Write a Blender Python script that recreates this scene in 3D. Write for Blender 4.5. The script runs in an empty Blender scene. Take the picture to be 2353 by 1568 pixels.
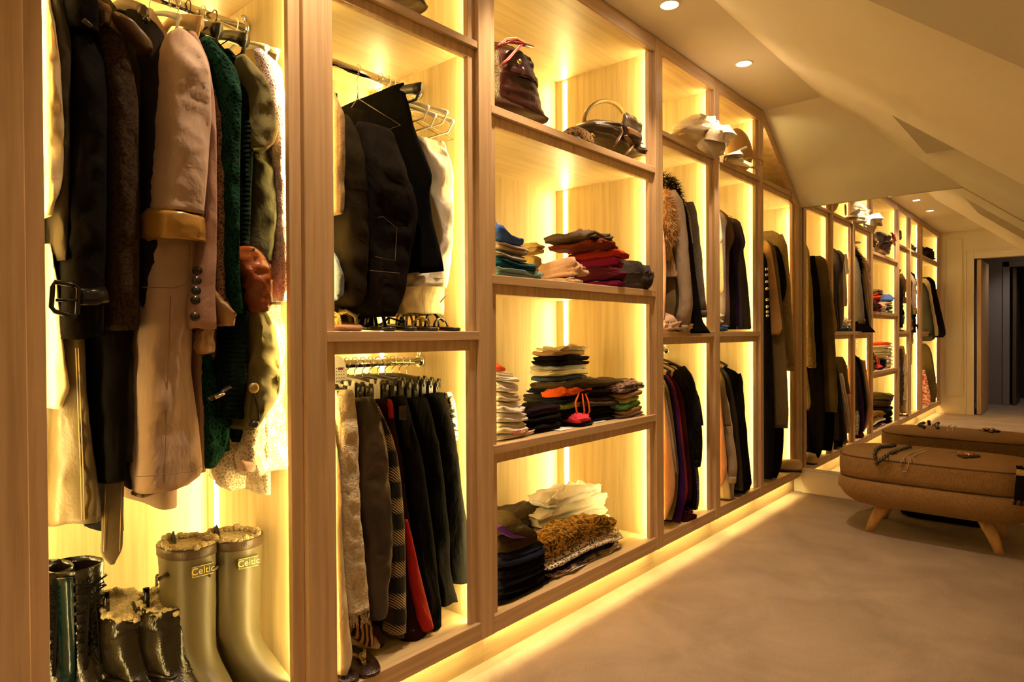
import bpy, math, random
import numpy as np
from mathutils import Matrix, Vector, noise
R = random.Random(7)
PI = math.pi
sc = bpy.context.scene
COL = sc.collection

# ------------------------------------------------------------------ camera
F_PX, YAW, PIT, ROL = 1487.93, .8486, -.0096, -.0058
CAM = np.array([0.0, -1.424, 1.0774])
_cy, _sy = math.cos(YAW), math.sin(YAW)
_r = np.array([_cy, -_sy, 0]); _f = np.array([_sy, _cy, 0]); _u = np.array([0, 0, 1.0])
_cp, _sp = math.cos(PIT), math.sin(PIT)
FW = _f * _cp + _u * _sp; _u2 = _u * _cp - _f * _sp
_cr, _sr = math.cos(ROL), math.sin(ROL)
RT = _r * _cr + _u2 * _sr; UP = _u2 * _cr - _r * _sr
cam_data = bpy.data.cameras.new('camera'); cam = bpy.data.objects.new('camera', cam_data)
COL.objects.link(cam); sc.camera = cam
cam_data.sensor_width = 36.0; cam_data.lens = F_PX / 2353 * 36.0; cam_data.clip_start = .02
M = Matrix.Identity(4)
for i in range(3):
    M[i][0], M[i][1], M[i][2], M[i][3] = RT[i], UP[i], -FW[i], CAM[i]
cam.matrix_world = M

def ray(px, py):
    return FW + RT * ((px - 1176.5) / F_PX) - UP * ((py - 784) / F_PX)
def at(px, py, ax, val):
    """photo pixel -> world point on the plane  axis=val"""
    d = ray(px, py); t = (val - CAM[ax]) / d[ax]
    return CAM + d * t
def at_pl(px, py, X, skew=0.0, yr=.28):
    """pixel -> point on the vertical plane x = X + skew*(y-yr)"""
    d = ray(px, py); t = (X + skew * (CAM[1] - yr) - CAM[0]) / (d[0] - skew * d[1])
    return CAM + d * t

# ------------------------------------------------------------------ world, exposure
w = bpy.data.worlds.new('world'); sc.world = w; w.use_nodes = True
w.node_tree.nodes['Background'].inputs[0].default_value = (.9, .62, .36, 1)
w.node_tree.nodes['Background'].inputs[1].default_value = .004
sc.view_settings.view_transform = 'Standard'; sc.view_settings.look = 'None'
sc.view_settings.gamma = 1.0; sc.view_settings.use_curve_mapping = False
sc.view_settings.exposure = 0.0
LED_COL = (1.0, .76, .275); LED_POW = 96.0
DOWN_COL = (1.0, .72, .44); DOWN_POW = 66.0

# ------------------------------------------------------------------ materials
MATS = {}
def nodes(name):
    m = bpy.data.materials.new(name); m.use_nodes = True; nt = m.node_tree
    return m, nt, nt.nodes['Principled BSDF']
def link(nt, a, b): nt.links.new(a, b)
def nd(nt, t, **kw):
    n = nt.nodes.new(t)
    for k, v in kw.items():
        if k in n.inputs: n.inputs[k].default_value = v
        else: setattr(n, k, v)
    return n
def ramp(nt, fac, stops):
    n = nt.nodes.new('ShaderNodeValToRGB'); e = n.color_ramp.elements
    while len(e) < len(stops): e.new(.5)
    for i, (p, c) in enumerate(stops):
        e[i].position = p; e[i].color = (*c, 1)
    link(nt, fac, n.inputs[0]); return n
def coords(nt, scale, rot=(0, 0, 0)):
    tc = nt.nodes.new('ShaderNodeTexCoord'); mp = nt.nodes.new('ShaderNodeMapping')
    mp.inputs['Scale'].default_value = scale; mp.inputs['Rotation'].default_value = rot
    link(nt, tc.outputs['Object'], mp.inputs[0]); return mp.outputs[0]

def oak(axis='z', a=(.47, .305, .155), b=(.65, .45, .26), key=None, rough=.45):
    k = ('oak', axis, key, a)
    if k in MATS: return MATS[k]
    m, nt, p = nodes('oak_' + axis)
    s = {'z': (26, 26, 1.1), 'x': (1.1, 26, 26), 'y': (26, 1.1, 26)}[axis]
    co = coords(nt, s)
    n1 = nd(nt, 'ShaderNodeTexNoise', Scale=1.6, Detail=5.0, Roughness=.62, Distortion=.35)
    link(nt, co, n1.inputs['Vector'])
    s2 = {'z': (5, 5, .55), 'x': (.55, 5, 5), 'y': (5, .55, 5)}[axis]
    co2 = coords(nt, s2)
    wv = nt.nodes.new('ShaderNodeTexWave'); wv.wave_type = 'RINGS'; wv.rings_direction = {'z': 'Z', 'x': 'X', 'y': 'Y'}[axis]
    wv.inputs['Scale'].default_value = 2.1; wv.inputs['Distortion'].default_value = 7.0
    wv.inputs['Detail'].default_value = 3.0; wv.inputs['Detail Scale'].default_value = 1.2
    link(nt, co2, wv.inputs['Vector'])
    s3 = {'z': (190, 190, 7), 'x': (7, 190, 190), 'y': (190, 7, 190)}[axis]
    n3 = nd(nt, 'ShaderNodeTexNoise', Scale=1.0, Detail=2.0); link(nt, coords(nt, s3), n3.inputs['Vector'])
    mx = nd(nt, 'ShaderNodeMix', data_type='FLOAT'); mx.inputs[0].default_value = .14
    link(nt, n1.outputs['Fac'], mx.inputs[2]); link(nt, wv.outputs['Fac'], mx.inputs[3])
    mx2 = nd(nt, 'ShaderNodeMix', data_type='FLOAT'); mx2.inputs[0].default_value = .22
    link(nt, mx.outputs[0], mx2.inputs[2]); link(nt, n3.outputs['Fac'], mx2.inputs[3])
    rp = ramp(nt, mx2.outputs[0], [(.30, a), (.60, b)])
    link(nt, rp.outputs[0], p.inputs['Base Color']); p.inputs['Roughness'].default_value = rough
    bp = nd(nt, 'ShaderNodeBump', Strength=.12, Distance=.002)
    link(nt, mx2.outputs[0], bp.inputs['Height']); link(nt, bp.outputs[0], p.inputs['Normal'])
    MATS[k] = m; return m

def plain(name, col, rough=.6, metal=0.0, spec=None, bump=None, coat=0.0, trans=0.0):
    k = ('plain', name)
    if k in MATS: return MATS[k]
    m, nt, p = nodes(name)
    p.inputs['Base Color'].default_value = (*col, 1); p.inputs['Roughness'].default_value = rough
    p.inputs['Metallic'].default_value = metal
    if spec is not None: p.inputs['Specular IOR Level'].default_value = spec
    if coat: p.inputs['Coat Weight'].default_value = coat
    if trans: p.inputs['Transmission Weight'].default_value = trans
    n = nd(nt, 'ShaderNodeTexNoise', Scale=(bump[0] if bump else 40.0), Detail=3.0)
    link(nt, coords(nt, (1, 1, 1)), n.inputs['Vector'])
    if bump:
        bp = nd(nt, 'ShaderNodeBump', Strength=bump[1], Distance=bump[2])
        link(nt, n.outputs['Fac'], bp.inputs['Height']); link(nt, bp.outputs[0], p.inputs['Normal'])
    else:
        mr = nd(nt, 'ShaderNodeMapRange'); mr.inputs[3].default_value = max(0, rough - .04); mr.inputs[4].default_value = min(1, rough + .04)
        link(nt, n.outputs['Fac'], mr.inputs[0]); link(nt, mr.outputs[0], p.inputs['Roughness'])
    MATS[k] = m; return m

def fabric(name, col, col2=None, kind='plain', rough=.9, sheen=.3, scale=1.0, bump=.5, spec=.15):
    """woven / knitted / printed cloth. kinds: plain knit rib lace stripe_h stripe_v check print leather satin tweed boucle sequin"""
    k = ('fab', name)
    if k in MATS: return MATS[k]
    m, nt, p = nodes(name)
    col2 = col2 or tuple(c * .72 for c in col)
    p.inputs['Roughness'].default_value = rough
    lum = .3 * col[0] + .6 * col[1] + .1 * col[2]; dk = min(1.0, .08 + lum * 4)
    p.inputs['Specular IOR Level'].default_value = spec * (.5 + .5 * dk)
    if lum < .03: p.inputs['Specular IOR Level'].default_value = spec * (.3 if kind != 'leather' else .8)
    if lum < .03: col = tuple(c * .6 for c in col); col2 = tuple(c * .6 for c in col2)
    p.inputs['Sheen Weight'].default_value = sheen * dk; p.inputs['Sheen Roughness'].default_value = .5
    p.inputs['Sheen Tint'].default_value = (*[min(1, c * 1.5 + .05) for c in col], 1)
    big = nd(nt, 'ShaderNodeTexNoise', Scale=6.0 * scale, Detail=3.0); link(nt, coords(nt, (1, 1, 1)), big.inputs['Vector'])
    dist = .002; h = None; fac = big.outputs['Fac']; stops = [(.35, col2), (.62, col)]
    if kind == 'plain':
        fine = nd(nt, 'ShaderNodeTexNoise', Scale=420.0 * scale, Detail=2.0); link(nt, coords(nt, (1, 1, 1)), fine.inputs['Vector']); h = fine.outputs['Fac']; dist = .0012
    elif kind in ('knit', 'rib'):
        wv = nt.nodes.new('ShaderNodeTexWave'); wv.bands_direction = 'Y'; wv.inputs['Scale'].default_value = 38.0 * scale
        wv.inputs['Distortion'].default_value = 1.2 if kind == 'knit' else .3; link(nt, coords(nt, (1, 1, 1)), wv.inputs['Vector'])
        wz = nt.nodes.new('ShaderNodeTexWave'); wz.bands_direction = 'Z'; wz.inputs['Scale'].default_value = 55.0 * scale
        wz.inputs['Distortion'].default_value = 1.5; link(nt, coords(nt, (1, 1, 1)), wz.inputs['Vector'])
        mm = nd(nt, 'ShaderNodeMath', operation='ADD'); link(nt, wv.outputs['Fac'], mm.inputs[0])
        if kind == 'knit': link(nt, wz.outputs['Fac'], mm.inputs[1])
        h = mm.outputs[0]; dist = .004; fac = h; stops = [(.2, col2), (.9, col)]
    elif kind == 'lace':
        vo = nt.nodes.new('ShaderNodeTexVoronoi'); vo.feature = 'DISTANCE_TO_EDGE'; vo.inputs['Scale'].default_value = 150.0 * scale
        link(nt, coords(nt, (1, 1, .8)), vo.inputs['Vector'])
        v2 = nt.nodes.new('ShaderNodeTexVoronoi'); v2.inputs['Scale'].default_value = 40.0 * scale; link(nt, coords(nt, (1, 1, 1)), v2.inputs['Vector'])
        mm = nd(nt, 'ShaderNodeMath', operation='MULTIPLY'); link(nt, vo.outputs['Distance'], mm.inputs[0]); link(nt, v2.outputs['Distance'], mm.inputs[1])
        mm.inputs[1].default_value = 1; h = vo.outputs['Distance']; fac = mm.outputs[0]; stops = [(.02, col), (.11, col2)]; dist = -.004
    elif kind in ('stripe_h', 'stripe_v', 'stripe_y'):
        wv = nt.nodes.new('ShaderNodeTexWave'); wv.bands_direction = {'stripe_h': 'Z', 'stripe_v': 'X', 'stripe_y': 'Y'}[kind]
        wv.inputs['Scale'].default_value = 6.0 * scale; link(nt, coords(nt, (1, 1, 1)), wv.inputs['Vector'])
        wv.inputs['Distortion'].default_value = .4
        fac = wv.outputs['Fac']; stops = [(.45, col2), (.55, col)]; h = fac; dist = .0015
    elif kind == 'tartan':
        # pale twill blocks across a dark ground
        w1 = nt.nodes.new('ShaderNodeTexWave'); w1.bands_direction = 'Z'; w1.inputs['Scale'].default_value = 3.4 * scale; link(nt, coords(nt, (1, 1, 1)), w1.inputs['Vector'])
        w2 = nt.nodes.new('ShaderNodeTexWave'); w2.bands_direction = 'DIAGONAL'; w2.inputs['Scale'].default_value = 80.0 * scale; link(nt, coords(nt, (1, .001, 1)), w2.inputs['Vector'])
        mm = nd(nt, 'ShaderNodeMath', operation='MULTIPLY'); link(nt, w1.outputs['Fac'], mm.inputs[0]); link(nt, w2.outputs['Fac'], mm.inputs[1])
        fac = mm.outputs[0]; stops = [(.42, col2), (.55, col)]; h = fac; dist = .001
    elif kind == 'print':
        vo = nd(nt, 'ShaderNodeTexNoise', Scale=34.0 * scale, Detail=5.0, Distortion=2.0, Roughness=.7); link(nt, coords(nt, (1, 1, 1.6)), vo.inputs['Vector'])
        fac = vo.outputs['Fac']; stops = [(.47, col2), (.53, col)]; h = fac; dist = .0008
    elif kind == 'leopard':
        vo = nt.nodes.new('ShaderNodeTexVoronoi'); vo.inputs['Scale'].default_value = 60.0 * scale; link(nt, coords(nt, (1, 1, 1)), vo.inputs['Vector'])
        fac = vo.outputs['Distance']; stops = [(.38, col2), (.46, col)]; h = fac; dist = .0008
    elif kind == 'leather':
        vo = nt.nodes.new('ShaderNodeTexVoronoi'); vo.inputs['Scale'].default_value = 260.0 * scale; link(nt, coords(nt, (1, 1, 1)), vo.inputs['Vector'])
        h = vo.outputs['Distance']; dist = .0008; p.inputs['Sheen Weight'].default_value = 0; p.inputs['Specular IOR Level'].default_value = .5
    elif kind == 'satin':
        h = big.outputs['Fac']; dist = .012; p.inputs['Specular IOR Level'].default_value = .5; p.inputs['Sheen Weight'].default_value = 0
    elif kind in ('tweed', 'boucle'):
        fine = nd(nt, 'ShaderNodeTexNoise', Scale=(260.0 if kind == 'tweed' else 95.0) * scale, Detail=3.0, Roughness=.7); link(nt, coords(nt, (1, 1, 1)), fine.inputs['Vector'])
        h = fine.outputs['Fac']; fac = h; stops = [(.38, col2), (.6, col)]; dist = .003 if kind == 'tweed' else .012
    elif kind == 'sequin':
        vo = nt.nodes.new('ShaderNodeTexVoronoi'); vo.inputs['Scale'].default_value = 170.0 * scale; link(nt, coords(nt, (1, 1, 1)), vo.inputs['Vector'])
        h = vo.outputs['Color']; fac = vo.outputs['Distance']; p.inputs['Metallic'].default_value = .7; p.inputs['Roughness'].default_value = .3; dist = .006
        p.inputs['Sheen Weight'].default_value = 0
    rp = ramp(nt, fac, stops); link(nt, rp.outputs[0], p.inputs['Base Color'])
    if kind == 'plain' or kind == 'leather' or kind == 'satin':
        rp.color_ramp.elements[0].color = (*[c * .8 for c in col], 1) if col2 is None else (*col2, 1)
    bp = nd(nt, 'ShaderNodeBump', Strength=bump, Distance=abs(dist)); bp.invert = dist < 0
    link(nt, h, bp.inputs['Height'])
    cr_ = nd(nt, 'ShaderNodeTexNoise', Scale=7.0, Detail=4.0, Roughness=.55, Distortion=.8); link(nt, coords(nt, (1.6, 1.6, .8)), cr_.inputs['Vector'])
    b2 = nd(nt, 'ShaderNodeBump', Strength=(.25 if kind in ('leather', 'satin') else .55), Distance=.022); link(nt, cr_.outputs['Fac'], b2.inputs['Height']); link(nt, bp.outputs[0], b2.inputs['Normal'])
    link(nt, b2.outputs[0], p.inputs['Normal'])
    MATS[k] = m; return m

def emitter(name, col, power):
    k = ('em', name)
    if k in MATS: return MATS[k]
    m = bpy.data.materials.new(name); m.use_nodes = True; nt = m.node_tree; nt.nodes.clear()
    e = nt.nodes.new('ShaderNodeEmission'); o = nt.nodes.new('ShaderNodeOutputMaterial')
    e.inputs[0].default_value = (*col, 1); e.inputs[1].default_value = power
    link(nt, e.outputs[0], o.inputs[0]); m.cycles.emission_sampling = 'AUTO'; MATS[k] = m; return m

# ------------------------------------------------------------------ mesh helpers
class MB:
    def __init__(s): s.v = []; s.f = []; s.sm = []
    def add(s, vs, fs, smooth=True):
        o = len(s.v); s.v += [tuple(map(float, p)) for p in vs]
        s.f += [tuple(i + o for i in q) for q in fs]; s.sm += [smooth] * len(fs); return s
    def box(s, x0, y0, z0, x1, y1, z1):
        v = [(x0, y0, z0), (x1, y0, z0), (x1, y1, z0), (x0, y1, z0), (x0, y0, z1), (x1, y0, z1), (x1, y1, z1), (x0, y1, z1)]
        return s.add(v, [(0, 3, 2, 1), (4, 5, 6, 7), (0, 1, 5, 4), (1, 2, 6, 5), (2, 3, 7, 6), (3, 0, 4, 7)], False)
    def bbox(s, x0, y0, z0, x1, y1, z1, b=.0015):
        """box with chamfered long edges"""
        import itertools
        xs = sorted((x0, x1)); ys = sorted((y0, y1)); zs = sorted((z0, z1)); vs = []; idx = {}
        for i, j, k in itertools.product((0, 1), repeat=3):
            for a in range(3):
                c = [xs[i], ys[j], zs[k]]
                for q in range(3):
                    if q != a: c[q] += b if (i, j, k)[q] == 0 else -b
                idx[(i, j, k, a)] = len(vs); vs.append(c)
        fs = []
        for a in range(3):
            b1, b2 = [q for q in range(3) if q != a]
            for side in (0, 1):
                q = []
                for u, v in ((0, 0), (1, 0), (1, 1), (0, 1)):
                    t = [0, 0, 0]; t[a] = side; t[b1] = u; t[b2] = v; q.append(idx[(*t, a)])
                if (side == 1) == (a == 1): q = q[::-1]
                fs.append(tuple(q))
        for a in range(3):
            b1, b2 = [q for q in range(3) if q != a]
            for u, v in itertools.product((0, 1), repeat=2):
                t0 = [0, 0, 0]; t1 = [0, 0, 0]; t1[a] = 1
                for t in (t0, t1): t[b1] = u; t[b2] = v
                fs.append((idx[(*t0, b1)], idx[(*t1, b1)], idx[(*t1, b2)], idx[(*t0, b2)]))
        for i, j, k in itertools.product((0, 1), repeat=3):
            fs.append((idx[(i, j, k, 0)], idx[(i, j, k, 1)], idx[(i, j, k, 2)]))
        return s.add(vs, fs, False)
    def loft(s, rings, cap=True, closed=True, smooth=True):
        n = len(rings[0]); vs = [p for r in rings for p in r]; fs = []
        for i in range(len(rings) - 1):
            for j in range(n if closed else n - 1):
                k = (j + 1) % n; fs.append((i * n + j, i * n + k, (i + 1) * n + k, (i + 1) * n + j))
        if cap and closed:
            for ri, base in ((0, 0), (len(rings) - 1, (len(rings) - 1) * n)):
                c = np.mean(np.array(rings[ri]), axis=0); vs.append(tuple(c)); ci = len(vs) - 1
                for j in range(n):
                    k = (j + 1) % n
                    fs.append((ci, base + k, base + j) if ri == 0 else (ci, base + j, base + k))
        return s.add(vs, fs, smooth)
    def tube(s, pts, r, seg=8, cap=True, up=None, flat=1.0):
        pts = [np.array(p, float) for p in pts]; n = len(pts)
        rs = r if isinstance(r, (list, tuple)) else [r] * n; rings = []; pu = None
        for i in range(n):
            t = pts[min(i + 1, n - 1)] - pts[max(i - 1, 0)]; t = t / (np.linalg.norm(t) + 1e-9)
            if pu is None:
                a = np.array(up if up is not None else ((0, 0, 1) if abs(t[2]) < .9 else (1, 0, 0)), float)
            else: a = pu
            a = a - t * (a @ t); a = a / (np.linalg.norm(a) + 1e-9); b = np.cross(t, a); pu = a
            rings.append([tuple(pts[i] + rs[i] * (a * math.cos(q) * flat + b * math.sin(q))) for q in (2 * PI * k / seg for k in range(seg))])
        return s.loft(rings, cap)
    def ell(s, c, r, seg=16, rows=10, fn=None, rot=None):
        rings = []
        for i in range(rows + 1):
            ph = -PI / 2 + PI * i / rows; cr = max(math.cos(ph), .02)
            ring = []
            for j in range(seg):
                th = 2 * PI * j / seg; d = np.array([cr * math.cos(th), cr * math.sin(th), math.sin(ph)])
                q = d * np.array(r)
                if fn: q = q * fn(d)
                if rot is not None: q = np.array(rot @ Vector(q))
                ring.append(tuple(np.array(c) + q))
            rings.append(ring)
        return s.loft(rings, True)
    def disc(s, c, r, z0, z1, seg=20):
        a = [(c[0] + r * math.cos(2 * PI * k / seg), c[1] + r * math.sin(2 * PI * k / seg)) for k in range(seg)]
        return s.loft([[(x, y, z0) for x, y in a], [(x, y, z1) for x, y in a]], True, smooth=False)

def obj(name, mb, mat, parent=None, label=None, origin=None, kind=None):
    me = bpy.data.meshes.new(name)
    off = np.array(parent['_o']) if parent is not None else np.array(origin if origin is not None else (0, 0, 0))
    vs = (np.array(mb.v) - off) if len(mb.v) else np.zeros((0, 3))
    me.from_pydata([tuple(p) for p in vs], [], mb.f); me.polygons.foreach_set('use_smooth', mb.sm)
    me.materials.append(mat); me.update()
    o = bpy.data.objects.new(name, me); COL.objects.link(o)
    if parent is not None:
        o.parent = parent; o['_o'] = list(off); 
    else: o.location = off; o['_o'] = list(map(float, off))
    if label: o['label'] = label
    if kind: o['kind'] = kind
    return o
def thing(name, label, cat, loc, group=None):
    o = bpy.data.objects.new(name, None); o.empty_display_size = .05; COL.objects.link(o)
    o.location = tuple(map(float, loc)); o['_o'] = list(map(float, loc)); o['label'] = label; o['category'] = cat
    if group: o['group'] = group
    return o
def tag(o, label, cat, group=None):
    o['label'] = label; o['category'] = cat
    if group: o['group'] = group
    return o
def struct(name, mb, mat, origin=(0, 0, 0)):
    o = obj(name, mb, mat, origin=origin); o['kind'] = 'structure'; return o
def text(name, s, mat, parent, loc, xdir, ydir, size, extrude=.0004, align='CENTER', label=None):
    c = bpy.data.curves.new(name, 'FONT'); c.body = s; c.size = size; c.extrude = extrude; c.align_x = align; c.align_y = 'CENTER'
    tmp = bpy.data.objects.new(name, c); COL.objects.link(tmp); dg = bpy.context.evaluated_depsgraph_get()
    me = bpy.data.meshes.new_from_object(tmp.evaluated_get(dg)); bpy.data.objects.remove(tmp)
    me.materials.clear(); me.materials.append(mat); o = bpy.data.objects.new(name, me); COL.objects.link(o)
    x = Vector(xdir).normalized(); y = Vector(ydir); y = (y - x * y.dot(x)).normalized(); z = x.cross(y)
    mm = Matrix.Identity(4)
    for i in range(3): mm[i][0], mm[i][1], mm[i][2], mm[i][3] = x[i], y[i], z[i], loc[i] - parent['_o'][i]
    o.parent = parent; o.matrix_local = mm; o['kind'] = 'stuff'
    if label: o['label'] = label
    return o
def fbm(x, y, z, o=3): return noise.fractal(Vector((x, y, z)), .6, 2.0, o)
# ------------------------------------------------------------------ room and wardrobe dimensions (metres)
XM = 4.585                 # mirror plane
XB = -1.12                 # wall behind the camera, seen in the mirror
ZC = 2.40; ZK = 1.922      # flat ceiling; top of the mirror under the hipped slope
YK = -.3257                # crease between flat ceiling and long slope
SL = .83                   # fall of the long slope per metre
YW = -2.35                 # far side of the room
ZRB, ZRT = .110, .166
POSTS = [('p0', .1775, .2975), ('p1', .8548, .9149), ('p2', 1.4636, 1.5249), ('p3', 2.5896, 2.6523),
         ('p4', 3.2063, 3.2654), ('p5', 3.8345, 3.8844)]
DEP = .556; RI = .016; INW = .032; INT = .018
OAKZ, OAKX, OAKY = oak('z'), oak('x'), oak('y')
OAKIN = oak('z', (.50, .365, .175), (.68, .525, .27), 'in'); OAKINY = oak('x', (.44, .315, .16), (.60, .455, .24), 'iny')  # board oak darkened to stand for weaker light on bay ceilings
PAINT = plain('cream_paint', (.80, .70, .54), .6)
CEIL = plain('ceiling_paint', (.82, .74, .60), .75)
CHROME = plain('polished_chrome', (.82, .8, .76), .09, 1.0)
LED = emitter('led_glow', LED_COL, LED_POW)

# floor: carpet
def carpet_mat():
    m, nt, p = nodes('carpet_pile')
    big = nd(nt, 'ShaderNodeTexNoise', Scale=3.2, Detail=4.0, Roughness=.6, Distortion=.6); link(nt, coords(nt, (1, 1, 1)), big.inputs['Vector'])
    fine = nd(nt, 'ShaderNodeTexNoise', Scale=330.0, Detail=3.0, Roughness=.8); link(nt, coords(nt, (1, 1, 1)), fine.inputs['Vector'])
    mx = nd(nt, 'ShaderNodeMix', data_type='FLOAT'); mx.inputs[0].default_value = .68
    link(nt, big.outputs['Fac'], mx.inputs[2]); link(nt, fine.outputs['Fac'], mx.inputs[3])
    rp = ramp(nt, mx.outputs[0], [(.36, (.30, .225, .16)), (.62, (.56, .44, .335))])
    link(nt, rp.outputs[0], p.inputs['Base Color']); p.inputs['Roughness'].default_value = .95
    p.inputs['Sheen Weight'].default_value = .08; p.inputs['Specular IOR Level'].default_value = .05
    bp = nd(nt, 'ShaderNodeBump', Strength=.9, Distance=.006); link(nt, fine.outputs['Fac'], bp.inputs['Height'])
    bp2 = nd(nt, 'ShaderNodeBump', Strength=.22, Distance=.03); link(nt, big.outputs['Fac'], bp2.inputs['Height']); link(nt, bp.outputs[0], bp2.inputs['Normal'])
    link(nt, bp2.outputs[0], p.inputs['Normal']); return m
CARPET = carpet_mat()
struct('floor', MB().box(-4.2, -3.2, -.05, XM + .1, DEP + .1, 0.0), CARPET)

# ceilings: flat part, hip slope towards the mirror, long slope with a window recess
X3, X2, X4, ZS = 1.50, 3.083, 3.87, 1.985
def zB(y): return ZC + SL * (y - YK)
XKN = 3.883
def quad(mb, *p): mb.add(p, [tuple(range(len(p)))], False)
m = MB()
quad(m, (XB, DEP + .1, ZC), (XKN, DEP + .1, ZC), (XKN, YK, ZC), (XB, YK, ZC))
quad(m, (XB, YK, ZC), (X3, YK, ZC), (X3, YW, ZC), (XB, YW, ZC))
struct('ceiling', m, CEIL)
YA = YK - (ZC - ZK) / SL
m = MB(); quad(m, (XKN, DEP + .1, ZC), (XM, DEP + .1, ZK), (XM, YA, ZK), (XKN, YK, ZC))
struct('ceiling', m, CEIL)
m = MB()
YS = YK - (ZC - ZS) / SL           # where the slope meets the recess soffit
ZE = zB(YW)
YWN = YS - .62                     # depth of the recess
quad(m, (X3, YK, ZC), (X2, YK, ZC), (X2, YW, ZE), (X3, YW, ZE))
quad(m, (X2, YK, ZC), (X4, YK, ZC), (X4, YS, ZS), (X2, YS, ZS))
quad(m, (X4, YK, ZC), (XKN, YK, ZC), (XM, YA, ZK), (XM, YW, ZE), (X4, YW, ZE))
struct('ceiling', m, CEIL)
m = MB()                            # window recess: soffit, two cheeks, back
quad(m, (X2, YS, ZS), (X4, YS, ZS), (X4, YW, ZS), (X2, YW, ZS))
quad(m, (X4, YS, ZS), (X4, YW, ZS), (X4, YW, ZE))
quad(m, (X2, YS, ZS), (X2, YW, ZS), (X2, YW, ZE))
struct('trim_1', m, CEIL)
m = MB(); quad(m, (X3, YK, ZC), (X3, YW, ZE), (X3, YW, ZC)); struct('trim_2', m, CEIL)
m = MB().box(XB - .1, YW - .08, 0, XM + .1, YW, ZC + .1); struct('wall_right', m, PAINT)
m = MB().box(XB - .1, DEP + .012, 0, XM + .1, DEP + .1, ZC + .1); struct('wall_left', m, PAINT)
# mirror wall, skirting and the mirror itself
m = MB().box(XM, YW, 0, XM + .1, DEP, ZC); struct('wall_front', m, PAINT)
m = MB().bbox(XM - .016, YW, 0, XM - .001, -.001, .150, .002); struct('baseboard_front', m, PAINT)
m = MB().bbox(XM - .012, YW, .1515, XM - .001, -.001, .167, .001); struct('trim_3', m, PAINT)
mir = plain('silver_mirror', (.93, .92, .88), 0.0, 1.0)
for n in list(mir.node_tree.nodes):
    if n.type in ('TEX_NOISE', 'MAP_RANGE', 'MAPPING', 'TEX_COORD'): mir.node_tree.nodes.remove(n)
mir.node_tree.nodes['Principled BSDF'].inputs['Roughness'].default_value = 0.0
ml = []; ZT = ZK - .002
for (x, ) in ((XM - .005,), (XM - .0005,)):
    ml.append([(x, -.002, .168), (x, -.002, ZT), (x, YA + .004, ZT), (x, YW + .01, zB(YW + .01) - .006), (x, YW + .01, .168)])
mt = thing('wall_mirror', 'tall frameless mirror filling the end wall under the sloping ceiling', 'mirror', (XM - .003, -.9, .168))
obj('mirror_glass', MB().add(ml[0] + ml[1], [(4, 3, 2, 1, 0), (5, 6, 7, 8, 9)] + [(i, (i + 1) % 5, 5 + (i + 1) % 5, 5 + i) for i in range(5)], False), mir, mt)
BRASS = plain('pale_gilt_edge', (.75, .6, .38), .2, 1.0)
e = MB().tube([(XM - .006, -.004, ZT + .001), (XM - .006, YA + .004, ZT + .001), (XM - .006, YW + .02, zB(YW + .02) - .005)], .0016, 6)
obj('edge_strip', e, BRASS, mt, 'thin bright bevelled edge')

# end wall behind the camera (seen in the mirror): panelled wall, doorway, landing beyond
DY0, DY1, DZ = -.37, -1.30, 2.03
m = MB(); m.box(XB - .1, DY0, 0, XB, DEP, ZC); m.box(XB - .1, YW, 0, XB, DY1, ZC); m.box(XB - .1, DY1, DZ, XB, DY0, ZC)
struct('wall_back', m, PAINT)
m = MB()
for y0, y1 in ((DY0 + .085, DY0 + .001), (DY1, DY1 - .085)): m.bbox(XB, min(y0, y1), 0, XB + .02, max(y0, y1), DZ + .085, .004)
m.bbox(XB, DY1, DZ, XB + .02, DY0, DZ + .085, .004)
m.bbox(XB, DY0 + .085, DZ + .085, XB + .028, DY1 - .085, DZ + .105, .004); m.bbox(XB, DY0 + .085, 0, XB + .028, DY0 + .10, DZ + .105, .003)
for y in (DY0, DY1 - .02): m.box(XB - .1, y, 0, XB + .004, y + .02 * (1 if y == DY0 else 1), DZ)
struct('trim_4', m, PAINT)
m = MB()   # raised panel moulding on the strip of wall beside the wardrobe
for (y0, y1, z0, z1) in ((-.055, -.245, .24, 2.30),):
    for a in ((y0, y0 - .012, z0, z1), (y1 + .012, y1, z0, z1)): m.bbox(XB, a[1], a[2], XB + .010, a[0], a[3], .003)
    for z in (z0, z1): m.bbox(XB, y1, z, XB + .010, y0, z + .012, .003)
struct('trim_5', m, PAINT)
m = MB().bbox(XB, DY0 + .1, 0, XB + .014, -.002, .15, .002); struct('baseboard_back', m, PAINT)
d = thing('door_1', 'open oak door standing edge-on in the cream doorway', 'door', (XB - .10, DY0 - .02, 0)); d['kind'] = 'structure'
del d['category']
obj('door_leaf', MB().bbox(XB - .90, DY0 - .070, .008, XB - .02, DY0 - .025, DZ - .01, .002), OAKZ, d)
obj('door_handle', MB().tube([(XB - .84, DY0 - .07, 1.0), (XB - .84, DY0 - .12, 1.0), (XB - .74, DY0 - .12, 1.0)], .008, 8), CHROME, d)
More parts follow.
